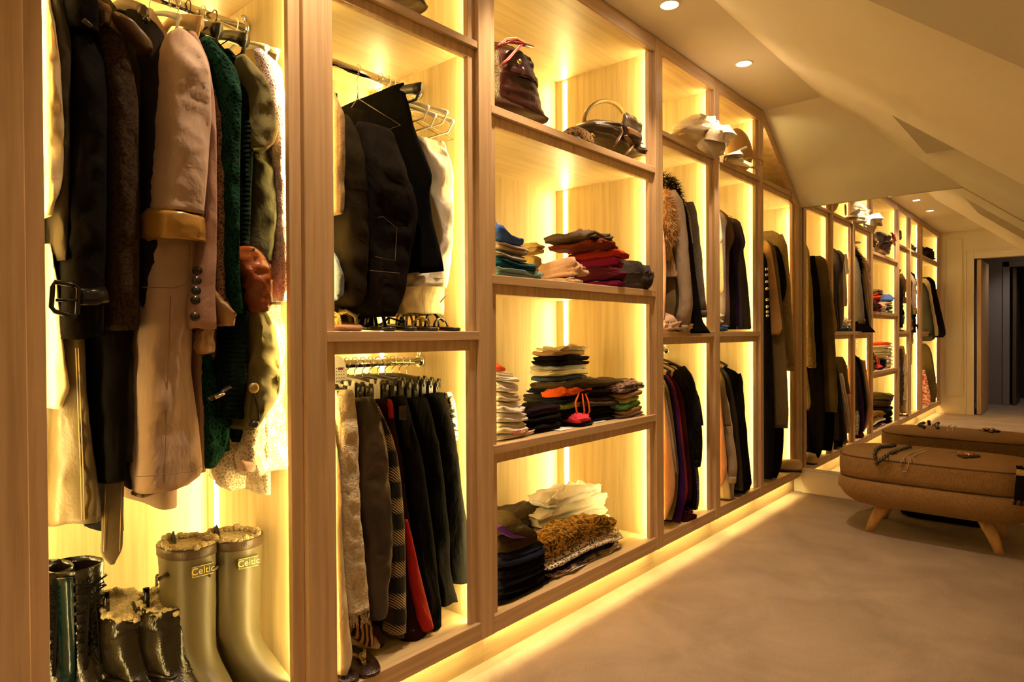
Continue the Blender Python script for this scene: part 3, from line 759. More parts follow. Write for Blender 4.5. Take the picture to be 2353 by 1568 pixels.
# grey-brown coat shoulder
t = coat('grey-brown wool coat with a padded shoulder, second on the rail', 'coat', .375, 1.88, .95, c_olbrown, th=.03)
front_part('sleeve', t, c_olbrown, [(-70, 98, 128), (-20, 100, 140), (40, 104, 156), (110, 112, 162), (300, 124, 160), (600, 128, 150)], .045, .10, wr=.007, seed=5)
# black coat with buckled cuff
t = coat('big black wool coat with upturned collar and buckled cuff strap', 'coat', .44, 1.88, .80, c_black, th=.045)
front_part('collar', t, c_black, [(-34, 165, 205), (-6, 154, 226), (30, 152, 228), (62, 158, 226), (76, 166, 230)], .035, .09, wr=.006, seed=6, n=18)
front_part('sleeve', t, c_black, [(55, 165, 230), (90, 160, 236), (140, 158, 244), (300, 158, 246), (500, 150, 244), (640, 136, 242), (765, 128, 240), (777, 130, 240)], .030, .13, wr=.009, seed=7, n=44)
BUK = plain('black_buckle', (.012, .011, .010), .22, .3)
bp = [at(x, y, 1, .020) for x, y in ((126, 648), (172, 656), (181, 664), (178, 720), (170, 728), (126, 716), (118, 706), (121, 660))]
obj('buckle', MB().tube(bp + [bp[0], bp[1]], .0045, 8), BUK, t, 'black square buckle')
m = MB(); m.tube([at(128, 690, 1, .018), at(176, 690, 1, .018)], .003, 6); m.tube([at(x, y, 1, .026) for x, y in ((180, 682), (210, 684), (246, 680))], .009, 8, flat=2.0); obj('cuff_strap', m, BUK, t)
for x, y in ((195, 60), (202, 66)): pass
obj('collar_toggle', MB().tube([at(190, 45, 1, .026), at(211, 63, 1, .026)], [.006, .005], 8), HORN, t, 'dark horn toggle')
# shearling coat and long black skirt part
t = coat('dark brown shearling coat right of the big black coat', 'coat', .49, 1.87, .78, c_brfur, th=.05)
front_part('sleeve', t, c_brfur, [(52, 236, 262), (70, 230, 282), (105, 232, 300), (150, 236, 308), (260, 240, 318), (520, 242, 320), (760, 240, 318)], .045, .13, wr=.008, seed=8, n=40)
front_part('collar', t, fabric('brown_fur_collar', (.20, .12, .05), (.10, .055, .02), 'boucle', sheen=.6), [(-4, 208, 244), (12, 226, 252), (42, 232, 254), (58, 236, 246)], .055, .07, wr=.012, n=16, seed=9)
t = coat('long black coat whose narrow hem shows below the shearling coat', 'coat', .475, 1.80, .66, c_black, th=.05, seed=2)
front_part('skirt', t, c_black, [(600, 200, 310), (770, 190, 305), (900, 200, 290), (1000, 208, 288), (1090, 213, 287), (1104, 214, 286)], .085, .11, wr=.006, fold=(40, .006), seed=4, n=40)
# dark jacket with lapel
t = coat('charcoal jacket with notched lapel left of the taupe coat', 'jacket', .545, 1.86, .90, c_black, th=.04, seed=3, name='jacket')
c_char = fabric('charcoal_suiting', (.035, .027, .022), (.022, .018, .015))
front_part('shoulder', t, c_char, [(22, 300, 344), (38, 302, 362), (54, 318, 378), (90, 326, 388), (200, 328, 390), (400, 322, 384), (640, 318, 360), (780, 316, 350)], .070, .12, wr=.006, seed=11, n=40)
obj('lapel_button', MB().tube([at(331, 50, 1, .062), at(340, 42, 1, .062)], .006, 8), HORN, t)
h = hanger('thick brown wooden hanger with a bulbous rounded shoulder end', .535, ZR, 'wood', plain('dark_stained_wood', (.09, .05, .02), .35), half=.17, hmat=WIRE)
front_part('shoulder_end', h, plain('dark_stained_wood', (.09, .05, .02), .35), [(27, 262, 284), (42, 262, 306), (62, 274, 326), (80, 292, 342), (98, 308, 352), (114, 322, 350)], .040, .05, wr=.001, n=18, hem=False)
t = coat('grey wool coat half hidden behind the taupe coat, hem showing beside it', 'coat', .53, 1.80, .74, c_olbrown, th=.03, seed=6)
front_part('skirt', t, c_dkolive, [(800, 282, 312), (960, 284, 312), (1060, 284, 310)], .11, .06, wr=.004, n=16)
# taupe trench
t = coat('taupe trench coat with mustard turned-back cuff, largest of the row', 'coat', .60, 1.865, .68, c_taupe, th=.06, y0=.15, name='trench_coat')
front_part('skirt', t, c_taupe, [(420, 365, 452), (480, 350, 462), (560, 334, 462), (640, 326, 452), (700, 322, 448), (850, 316, 442), (980, 313, 460), (1080, 311, 470), (1108, 310, 472), (1122, 312, 440)], .055, .13, wr=.006, fold=(34, .010), seed=13, n=48)
front_part('under_layer', t, fabric('brown_facing', (.20, .13, .085)), [(1090, 318, 440), (1120, 314, 438), (1140, 314, 330)], .085, .06, wr=.003, n=10)
front_part('sleeve', t, c_taupe, [(64, 410, 440), (70, 396, 458), (90, 390, 468), (130, 384, 478), (200, 376, 484), (260, 371, 486), (320, 368, 481), (400, 365, 476), (484, 358, 468), (492, 358, 468)], .000, .14, wr=.007, seed=12, n=44)
front_part('cuff', t, c_mustard, [(481, 356, 462), (488, 350, 468), (520, 348, 472), (545, 350, 472), (556, 356, 474)], -.008, .155, wr=.008, seed=14, n=16)
m = MB(); pk = [at(x, y, 1, .048) for x, y in ((326, 660), (400, 662), (424, 655), (434, 640), (436, 560))]; m.tube(pk, .0009, 5)
m.tube([at(x, y, 1, .050) for x, y in ((392, 680), (388, 800), (382, 950), (378, 1112))], .0009, 5)
m.tube([at(x, y, 1, .046) for x, y in ((314, 1096), (380, 1092), (440, 1084), (468, 1070))], .0009, 5)
obj('seam_stitching', m, plain('taupe_thread', (.20, .14, .10), .8), t)
# dusty pink wool
t = coat('dusty pink wool coat with five black cuff buttons', 'coat', .665, 1.80, .76, c_pink, th=.03)
front_part('sleeve', t, c_pink, [(70, 438, 456), (140, 462, 480), (300, 464, 492), (500, 462, 494), (600, 452, 494), (680, 434, 492), (742, 430, 497), (757, 432, 496)], .030, .10, wr=.005, seed=15, n=40)
front_part('skirt', t, c_pink, [(760, 440, 466), (900, 444, 468), (1085, 448, 470)], .12, .06, wr=.004, n=16)
for i, y in enumerate((622, 645, 668, 690, 728)):
    c = at(455 - i * 1.4, y, 1, .024); obj('cuff_button', MB().tube([c, c + np.array((0, .008, 0))], .0095, 12), HORN, t)
# brown lace dress with ruffles
t = coat('brown lace dress with ruffled frill cuffs', 'dress', .69, 1.78, .80, c_brlace, th=.03, name='dress')
front_part('sleeve', t, c_brlace, [(160, 482, 500), (200, 486, 508), (300, 488, 510), (500, 488, 512), (640, 486, 512), (700, 484, 516)], .050, .09, wr=.008, seed=16, n=36)
c_tanruf = fabric('tan_ruffle_silk', (.36, .20, .09), (.24, .13, .055), 'satin', rough=.5)
for k, rw in enumerate((((660, 490, 508), (690, 486, 524), (720, 490, 546), (748, 500, 534)), ((745, 458, 496), (775, 454, 492), (795, 452, 500), (811, 456, 498)))):
    front_part('ruffle', t, c_tanruf, list(rw), .035 + .01 * k, .06, wr=.016, seed=17 + k, n=18, fold=(90, .010))
# bottle green lace coat
t = coat('bottle green lace coat with long scalloped sleeve', 'coat', .72, 1.845, .80, c_green, th=.04)
front_part('sleeve', t, c_green, [(82, 474, 490), (100, 466, 504), (130, 472, 532), (160, 486, 550), (200, 498, 553), (260, 508, 548), (400, 512, 544), (560, 513, 542), (660, 514, 545), (700, 520, 551), (721, 528, 548)], .020, .12, wr=.008, seed=19, n=44)
front_part('skirt', t, c_green, [(800, 456, 480), (850, 458, 500), (960, 462, 528), (1010, 464, 527), (1045, 466, 514), (1074, 470, 492)], .10, .08, wr=.012, seed=20, n=26)
# cable knit
t = coat('blackish green cable-knit cardigan under the green lace sleeve', 'cardigan', .75, 1.84, .82, c_dkknit, th=.05, name='cardigan')
front_part('sleeve', t, c_dkknit, [(112, 520, 545), (140, 545, 562), (190, 548, 576), (260, 546, 578), (400, 542, 572), (560, 540, 566), (700, 530, 566), (850, 500, 566), (960, 505, 556)], .055, .12, wr=.010, seed=21, n=40)
def buckle_lab(t):
    a = [at(x, y, 1, .035) for x, y in ((482, 912), (500, 898), (525, 884), (531, 895), (505, 922), (490, 926))]
    obj('leather_tab', MB().tube([at(483, 918, 1, .04), at(528, 890, 1, .04)], .010, 8, flat=.5), HORN, t)
    obj('metal_clasp', MB().tube([at(494, 914, 1, .031), at(514, 905, 1, .031)], .009, 4, flat=.6), plain('pale_gold_metal', (.75, .60, .38), .25, 1.0), t, 'pale metal clasp')
buckle_lab(t)
# olive jacket: stand collar, rust cuff, drawstring hem
t = coat('olive jacket with big collar, rust satin cuff and drawstring toggle hem', 'jacket', .775, 1.80, .84, c_dkolive, th=.04, name='jacket')
front_part('collar', t, c_olive, [(124, 556, 572), (150, 554, 590), (180, 560, 606), (215, 574, 620), (260, 572, 632), (300, 568, 636), (325, 568, 630), (347, 572, 606)], .030, .10, wr=.007, seed=22, n=30)
front_part('sleeve', t, c_dkolive, [(330, 575, 620), (380, 576, 630), (480, 570, 634), (560, 566, 628), (600, 566, 622)], .060, .10, wr=.010, seed=23, n=26)
front_part('cuff', t, c_rust, [(566, 556, 590), (575, 548, 606), (610, 548, 622), (650, 552, 628), (690, 560, 626), (716, 576, 612)], .010, .13, wr=.022, seed=24, n=26, power=.9)
front_part('hem', t, c_olshade, [(690, 560, 612), (740, 566, 626), (800, 566, 638), (860, 560, 643), (900, 556, 642), (940, 552, 622), (985, 542, 585)], .045, .12, wr=.014, seed=25, n=30)
m = MB(); m.tube([at(x, y, 1, .040) for x, y in ((583, 900), (578, 930), (575, 960), (584, 974), (596, 962), (591, 930), (583, 900))], .0022, 6); obj('drawstring', m, BLACKP, t)
m = MB(); m.ell(at(583, 892, 1, .038), (.013, .008, .013)); obj('toggle', m, plain('brass_toggle', (.42, .33, .12), .4, .6), t, 'brass coloured toggle disc')
m = MB(); m.ell(at(584, 976, 1, .038), (.012, .009, .010)); obj('toggle', m, BLACKP, t, 'black cord stop')
# lilac lace dress
t = coat('lilac and ivory lace dress at the far end of the coat rail', 'dress', .815, 1.80, .68, c_ivlace, th=.03, name='dress', y0=.10)
front_part('sleeve', t, c_lilac, [(112, 592, 612), (122, 590, 640), (140, 596, 652), (200, 608, 656), (300, 626, 657), (420, 634, 657), (560, 636, 658), (660, 636, 659), (692, 638, 658)], .045, .08, wr=.006, seed=26, n=40)
front_part('skirt', t, c_ivlace, [(700, 618, 659), (850, 606, 660), (960, 572, 660), (1040, 540, 661), (1084, 556, 661)], .090, .09, wr=.010, fold=(60, .010), seed=27, n=30)
front_part('under_hem', t, c_ivlace, [(980, 530, 600), (1040, 496, 580), (1080, 486, 572), (1110, 500, 566), (1126, 530, 564)], .13, .05, wr=.010, seed=28, n=16)
front_part('hem_lining', t, c_blush, [(1055, 554, 604), (1070, 553, 602), (1083, 556, 600)], .080, .03, wr=.003, n=8, seed=29)
# hangers in view above the coats
for px, kd, lab in ((345, 'white', 'white plastic hanger behind the charcoal jacket'), (390, 'wood', 'pale wooden hanger left of the taupe coat'), (408, 'wire', 'bronze wire hanger behind the taupe coat collar'),
                    (432, 'black', 'dark hanger inside the taupe coat'), (466, 'wire', 'silver wire hanger over the pink coat'), (492, 'black', 'dark hook hanger of the green lace coat'),
                    (540, 'white', 'white wooden hanger in the cable-knit cardigan'), (566, 'white', 'white twisted hanger of the olive jacket')):
    X = at(px, 70, 1, .28)[0]; hanger(lab, X, ZR, kd, half=.17, hmat=BRONZE if kd == 'black' else (WIRE if kd != 'white' else WHITEP), group='hangers on the coat rail', drop=.06, neck=.05)

# ---- boots on the cabinet floor
ZF = ZRT
c_well = plain('olive_rubber', (.095, .076, .034), .42, bump=(9, .15, .004))
c_shear = fabric('cream_shearling', (.62, .50, .28), (.42, .32, .16), 'boucle', scale=1.3, bump=1.0)
c_blkl = fabric('black_polished_leather', (.020, .014, .009), (.014, .010, .006), 'leather', rough=.22, sheen=0, bump=.3, spec=.6)
c_trim = fabric('brown_boot_trim', (.06, .035, .018), kind='leather', rough=.4, sheen=0)
def ellring(c, rx, ry, tilt=0, n=26, sq=1.0, rot=0.0):
    out = []
    for k in range(n):
        a = 2 * PI * k / n; x = rx * math.copysign(abs(math.cos(a)) ** sq, math.cos(a)); y = ry * math.copysign(abs(math.sin(a)) ** sq, math.sin(a))
        cr, sr = math.cos(rot), math.sin(rot); out.append((c[0] + x * cr - y * sr, c[1] + x * sr + y * cr, c[2] + tilt * y))
    return out
def boot(name, label, group, cx, cy, H, mat, shaft=(.062, .078), ankle=.050, foot=.26, sole=.022, ang=0.0, lining=None, wrinkle=.003, rim=None, dz=0.0, seed=0, toe=1.0):
    """standing boot; toe points to -y (towards the room), turned by ang"""
    t = thing(name, label, 'boot', (cx, cy, ZF), group)
    ca, sa = math.cos(ang), math.sin(ang)
    def W(x, y, z): return (cx + x * ca - y * sa, cy + x * sa + y * ca, ZF + z)
    rings = []; n = 28
    def ring(yc, z, rx, ry, sq=.9, tilt=0.0):
        r = []
        for k in range(n):
            a = 2 * PI * k / n; x = rx * math.copysign(abs(math.cos(a)) ** sq, math.cos(a)); y = ry * math.copysign(abs(math.sin(a)) ** sq, math.sin(a))
            d = wrinkle * fbm(x * 20 + seed, z * 24, y * 14 + seed); l = math.hypot(x, y) + 1e-6
            r.append(W(x + x / l * d, yc + y + y / l * d, z + tilt * y))
        return r
    # foot: rings stacked upward, front reaches toe
    hf = foot / 2; prof = [(sole, -.045, .045, hf), (sole + .02, -.045, .047 * toe, hf + .002), (sole + .045, -.038, .046 * toe, hf - .012), (sole + .068, -.024, .046, hf - .034),
                       (sole + .090, -.008, .047, hf - .056), (sole + .115, .004, .048, .070), (sole + .145, .010, ankle + .002, .062), (sole + .19, .012, ankle + .004, ankle + .012)]
    for z, y, rx, ry in prof: rings.append(ring(y, z, rx, ry))
    z1 = sole + .19
    for k in range(1, 15):
        g = k / 14; rings.append(ring(.012 + .004 * g, z1 + (H - z1) * g, ankle + .004 + (shaft[0] - ankle - .004) * g ** .8, ankle + .012 + (shaft[1] - ankle - .012) * g ** .8, tilt=dz * g))
    top = rings[-1]; c = np.mean(np.array(top), axis=0)
    for s, dzz in ((.97, .002), (.95, -.012), (.93, -.05)):
        rings.append([tuple(c + (np.array(p) - c) * np.array((s, s, 1)) + np.array((0, 0, dzz))) for p in top])
    obj('shaft', MB().loft(rings, False), mat, t)
    sm = MB(); pr = [(0, 1.02), (sole * .9, 1.05), (sole, 1.0)]
    base = ring(-.045, 0, .047 * toe, hf + .002); cc = np.mean(np.array(base), axis=0)
    sm.loft([[(cc[0] + (p[0] - cc[0]) * s, cc[1] + (p[1] - cc[1]) * s, ZF + z) for p in base] for z, s in pr], True); obj('sole', sm, plain('dark_rubber_sole', (.035, .028, .018), .6), t)
    if lining:
        lr = [[tuple(c + (np.array(p) - c) * np.array((s, s, 1)) + np.array((0, 0, d + .009 * fbm(p[0] * 45, p[1] * 45, d * 9)))) for p in top] for s, d in ((.985, -.006), (.95, .006), (.88, .002), (.84, -.02), (.78, -.08), (.72, -.18))]
        lm = MB().loft(lr, True); rn = random.Random(seed + 3)
        for k in range(0, n, 1):
            q_ = np.array(lr[2][k]); g_ = rn.uniform(.006, .011); lm.ell(q_ + np.array((0, 0, rn.uniform(-.006, .004))), (g_, g_, g_ * .9), 8, 5, fn=lambda d: 1 + .25 * math.sin(d[0] * 9 + k) * math.cos(d[1] * 8))
        obj('lining', lm, lining, t, kind='stuff')
    if rim:
        rr = [[tuple(c + (np.array(p) - c) * np.array((s, s, 1)) + np.array((0, 0, d))) for p in top] for s, d in ((1.0, -.022), (1.025, -.021), (1.028, -.002), (1.0, .003), (.97, .001))]
        obj('rim_band', MB().loft(rr, False), rim, t)
    return t, W
GB = 'boots on the floor of the coat bay'
def place(px, py, z): 
    p = at(px, py, 2, z); return p[0], p[1]
wx1, wy1 = place(440, 1250, ZF + .40); wx2, wy2 = place(545, 1232, ZF + .40)
GOLD = plain('gold_print', (.75, .62, .22), .45, .2)
for i, (x, y, lab, ang) in enumerate(((wx1, wy1, 'olive rubber welly, fleece-lined, with side buckle strap, left of the pair', .10), (wx2, wy2, 'olive rubber welly, fleece-lined, nearest the bay side panel', .22))):
    t, W = boot('wellington_boot', lab, 'pair of lined wellington boots', x, y, .40, c_well, (.064, .076), .054, .29, .022, ang=ang, lining=c_shear, rim=c_trim, wrinkle=.0015, seed=i)
    # printed label plate on the shaft front
    qx, qy = ((464, 1309), (569, 1291))[i]; rd = ray(qx, qy); ca_, sa_ = math.cos(ang), math.sin(ang)
    def loc(P): d0, d1 = P[0] - x, P[1] - (y + .016); return np.array((d0 * ca_ + d1 * sa_, -d0 * sa_ + d1 * ca_))
    rx, ry = .0635, .0765; o2, e2 = loc(CAM), loc(CAM + rd) - loc(CAM)
    A = (e2[0] / rx) ** 2 + (e2[1] / ry) ** 2; Bq = 2 * (o2[0] * e2[0] / rx ** 2 + o2[1] * e2[1] / ry ** 2); Cq = (o2[0] / rx) ** 2 + (o2[1] / ry) ** 2 - 1
    tt = (-Bq - math.sqrt(max(0, Bq * Bq - 4 * A * Cq))) / (2 * A); p = Vector(CAM + rd * tt); l2 = loc(p); n2 = np.array((l2[0] / rx ** 2, l2[1] / ry ** 2)); n2 /= np.linalg.norm(n2)
    nn = Vector((n2[0] * ca_ - n2[1] * sa_, n2[0] * sa_ + n2[1] * ca_, 0)); xd = Vector((0, 0, 1)).cross(nn)
    q = [p - xd * .024 - Vector((0, 0, .012)), p + xd * .024 - Vector((0, 0, .012)), p + xd * .024 + Vector((0, 0, .012)), p - xd * .024 + Vector((0, 0, .012))]
    fr = [v + nn * .0085 for v in q]; pl = MB().tube(fr + [fr[0]], .0009, 4); lb = obj('label_border', pl, GOLD, t)
    back = MB(); back.add([v + nn * .008 for v in q] + [v - nn * .006 for v in q], [(0, 1, 2, 3), (7, 6, 5, 4), (0, 4, 5, 1), (1, 5, 6, 2), (2, 6, 7, 3), (3, 7, 4, 0)], False); obj('label_plate', back, plain('olive_label', (.10, .085, .04), .5), t)
    text('label_lettering', 'Celtic', GOLD, t, tuple(p + nn * .0088), xd, (0, 0, 1), .0225)
    m = MB(); m.tube([W(-.058, .0, .345), W(-.075, -.010, .342), W(-.088, -.012, .342)], .009, 6, flat=.5); m.tube([W(-.088, -.012, .352), W(-.094, -.02, .352), W(-.094, -.02, .330), W(-.088, -.012, .330)], .003, 6); obj('buckle_strap', m, c_trim, t)
    tp = W(-.03, .045, .385); obj('pull_tape', MB().tube([W(-.012, .046, .32), W(-.014, .058, .402), W(-.012, .062, .412), W(-.012, .070, .40)], .013, 6, flat=.25), plain('black_tape', (.02, .018, .015), .7), t)
bx1, by1 = place(290, 1395, ZF + .27); bx2, by2 = place(380, 1384, ZF + .27)
for i, (x, y, lab) in enumerate(((bx1, by1, 'black leather biker boot with cream fleece lining, left of the pair'), (bx2, by2, 'black leather biker boot with cream fleece lining, beside the wellies'))):
    t, W = boot('biker_boot', lab, 'pair of biker boots', x, y, .27, c_blkl, (.055, .068), .052, .27, .028, ang=.15, lining=c_shear, wrinkle=.010, seed=5 + i, dz=.25 if i == 0 else .12)
    m = MB(); m.tube([W(-.055, -.02, .13), W(-.03, -.075, .12), W(.03, -.078, .12), W(.056, -.02, .13), W(.05, .05, .14), W(-.05, .05, .14), W(-.055, -.02, .13)], .009, 6, flat=.45); obj('ankle_strap', m, c_blkl, t)
    m = MB(); m.tube([W(.055, -.035, .145), W(.066, -.012, .145), W(.066, -.012, .115), W(.055, -.035, .115), W(.055, -.035, .145)], .0025, 6); obj('buckle', m, plain('gunmetal', (.2, .18, .16), .3, 1.0), t)
    m = MB(); m.tube([W(-.035, .02, .262), W(-.045, .0, .300), W(-.040, .01, .315), W(-.03, .03, .26)], .008, 6, flat=.3); obj('pull_tab', m, c_blkl, t)
lx, ly = place(178, 1300, ZF + .38); lx2, ly2 = place(108, 1330, ZF + .36)
c_teal = fabric('teal_patent', (.003, .020, .024), kind='leather', rough=.25, sheen=0, bump=.1)
for i, (x, y, lab) in enumerate(((lx, ly, 'tall black and teal lace-up boot with corset lacing'), (lx2, ly2, 'second black and teal lace-up boot, cut by the oak post'))):
    t, W = boot('lace_up_boot', lab, 'pair of tall lace-up boots', x, y, .38, c_blkl, (.056, .062), .046, .26, .03, ang=.18, wrinkle=.004, seed=9 + i)
    pn = MB(); pn.loft([[W(-.060 + .006 * (1 - g), -.034 + .0, z), W(-.052 + .006 * (1 - g), -.052, z), W(-.036, -.062 + .004 * g, z), W(-.036, -.056, z), W(-.055, -.03, z)] for g, z in ((k / 8, .14 + .235 * k / 8) for k in range(9))], True)
    obj('side_panel', pn, c_teal, t, 'teal patent side panel')
    lace = MB(); ey = MB()
    for k in range(10):
        z = .15 + k * .023; w = .010 + .012 * k / 9; r0 = .046 + .018 * k / 9; yy = -(r0 + .006) + .012
        for s in (-1, 1):
            c = W(s * w * 1.6, yy + abs(s * w) * .25, z); ey.tube([c, tuple(np.array(c) + np.array((0, -.004, 0)))], .0035, 8)
        if k < 9:
            for s in (-1, 1): lace.tube([W(s * w * 1.6, yy - .003, z), W(0, yy - .008, z + .012), W(-s * w * 1.6, yy - .003, z + .023)], .0022, 5)
    for s in (-1, 1): lace.tube([W(0, -.056, .345), W(s * .018, -.066, .36), W(s * .026, -.064, .345), W(s * .004, -.062, .34), W(s * .012, -.064, .25), W(s * .016, -.064, .16)], .004, 6, flat=.5)
    obj('laces', lace, plain('black_lace', (.005, .004, .004), .9, spec=.05), t); obj('eyelets', ey, plain('steel_eyelet', (.45, .42, .38), .3, 1.0), t, kind='stuff')
# ------------------------------------------------------------------ bay of trousers (above) and skirts (below)
GT = 'trousers hanging in the upper bay'; GS = 'skirts and trousers hanging in the lower bay'
def hung(name, label, cat, group, X, zt, zb, mat, parts, th=.022, y0=.12, y1=.44, seed=0, body=True, top=None):
    t = thing(name, label, cat, (X, .28, zt), group)
    if body: body_slab('body', t, mat, X, zt, zb, y0, y1, th, seed=seed, shoulder=.03)
    for i, (nm, m_, rows, yf, dep, kw) in enumerate(parts): front_part(nm, t, m_ or mat, rows, yf, dep, seed=seed + i, **kw)
    return t
k_tan = fabric('washed_tan_denim', (.27, .18, .09), (.19, .12, .06), 'tweed', scale=1.3, bump=.3)
k_denim = fabric('pale_blue_denim', (.17, .20, .24), (.10, .13, .17), 'tweed', scale=1.3, bump=.3)
k_olive = fabric('brown_olive_twill', (.034, .023, .010), (.022, .015, .007), bump=.3)
k_blk = fabric('black_denim', (.016, .011, .008), (.010, .007, .006), sheen=.12)
k_blk2 = fabric('black_crepe', (.006, .005, .0045), (.004, .0035, .0035), sheen=.0)
k_white = fabric('white_cotton', (.86, .80, .66), (.78, .70, .55), bump=.25)
k_cream = fabric('cream_cloth', (.74, .62, .40), (.66, .54, .33), bump=.25)
hung('jeans', 'tan washed jeans cut off by the oak post, beside the dark trousers', 'jeans', GT, .985, 1.84, 1.42, k_tan, [('front_leg', None, [(205, 763, 769), (235, 763, 776), (262, 763, 781), (330, 763, 784), (440, 763, 783), (490, 763, 781), (493, 763, 779)], .03, .09, {'power': .5})], y1=.4, seed=1)
hung('jeans', 'pale blue denim cuff hanging low beside the oak post', 'jeans', GT, .995, 1.40, 1.14, k_denim, [('front_leg', None, [(572, 763, 766), (610, 763, 776), (640, 763, 788), (660, 763, 789), (676, 763, 788), (690, 763, 768)], .04, .07, {'wr': .009})], body=False, seed=2)
hung('trousers', 'brown-olive trousers with back pocket, left of the black jeans', 'trousers', GT, 1.03, 1.79, 1.14, k_olive, [('front_leg', None, [(262, 795, 806), (272, 786, 816), (300, 782, 826), (400, 782, 836), (460, 788, 842), (540, 784, 843), (640, 776, 838), (690, 788, 832), (704, 800, 812)], .045, .10, {'wr': .008, 'power': .5})], seed=3)
t = hung('jeans', 'black jeans with stitched back pockets hanging upside down', 'jeans', GT, 1.14, 1.77, 1.10, k_blk, [('front_leg', None, [(286, 834, 906), (296, 831, 912), (360, 832, 921), (430, 836, 940), (485, 840, 957), (515, 842, 950), (600, 846, 934), (680, 848, 920), (728, 856, 898)], .035, .12, {'wr': .009, 'power': .5})], seed=4)
m = MB()
st = plain('brown_thread', (.10, .06, .03), .8)
m.tube([at(x, y, 1, .028) for x, y in ((868, 500), (880, 498), (912, 524), (908, 600), (862, 590))], .0008, 4)
m.tube([at(x, y, 1, .030) for x, y in ((850, 622), (885, 625), (918, 628))], .0008, 4)
obj('pocket_stitching', m, st, t)
side_garment('trousers', 'wide black trousers folded over a black clip hanger', 'trousers', GT, 1.29, .035, [(928, 206), (940, 240), (950, 290), (972, 350), (993, 405), (984, 438), (990, 500), (1004, 560), (1016, 610), (1016, 622)], k_blk2, back=[(790, 246), (800, 330), (830, 450), (850, 560), (905, 690)], pleat=(24, .004), seed=5)
hung('trousers', 'white trousers glowing against the bright side panel', 'trousers', GT, 1.375, 1.74, 1.14, k_white, [('front_leg', None, [(318, 968, 1024), (340, 978, 1027), (430, 1000, 1034), (520, 1004, 1030), (600, 1000, 1030), (640, 960, 1026), (660, 940, 1022)], .065, .10, {'wr': .010, 'power': .5})], seed=6)
t = hung('trousers', 'cream linen trousers with a tie belt, lowest in the upper bay', 'trousers', GT, 1.33, 1.30, 1.12, k_cream, [('front_leg', None, [(600, 965, 1010), (632, 930, 1018), (660, 920, 1020), (700, 916, 1021), (722, 916, 1019)], .095, .09, {'wr': .008})], body=False, seed=7)
obj('tie_end', MB().tube([at(1012, 695, 1, .07), at(1022, 682, 1, .065), at(1030, 674, 1, .06)], .006, 6, flat=.3), k_cream, t)
ZU = 1.905
hanger('black plastic clip hanger angled above the wide black trousers', 1.295, ZU, 'black', half=.20, drop=.03, group='hangers on the trouser rail', neck=.05)
for i, (x, kd, lab) in enumerate(((.965, 'black', 'black clip hanger right beside the oak post'), (1.0, 'wire', 'thin wire hanger next to the post'), (1.21, 'wire', 'wire hanger holding the black jeans, long straight arm'), (1.325, 'white', 'white plastic hanger, first right of the black one'),
    (1.345, 'white', 'white plastic hanger, second right of the black one'), (1.365, 'wire', 'wire hanger between the white plastic ones'), (1.385, 'white', 'white plastic hanger with the widest arms'), (1.41, 'white', 'white plastic hanger nearest the side panel'), (1.43, 'wire', 'wire hanger nearest the side panel'))):
    hanger(lab, x, ZU, kd, half=(.20, .17, .21, .20, .21, .2, .22, .22, .2)[i], drop=(.09, .1, .13, .07, .08, .12, .075, .085, .12)[i], group='hangers on the trouser rail', neck=.06 + .012 * (i % 3))
BLUEP = plain('blue_plastic', (.15, .28, .60), .35)
hanger('blue plastic hanger showing beside the post', .985, ZU, 'white', BLUEP, half=.19, group='hangers on the trouser rail', hmat=BLUEP, neck=.07)

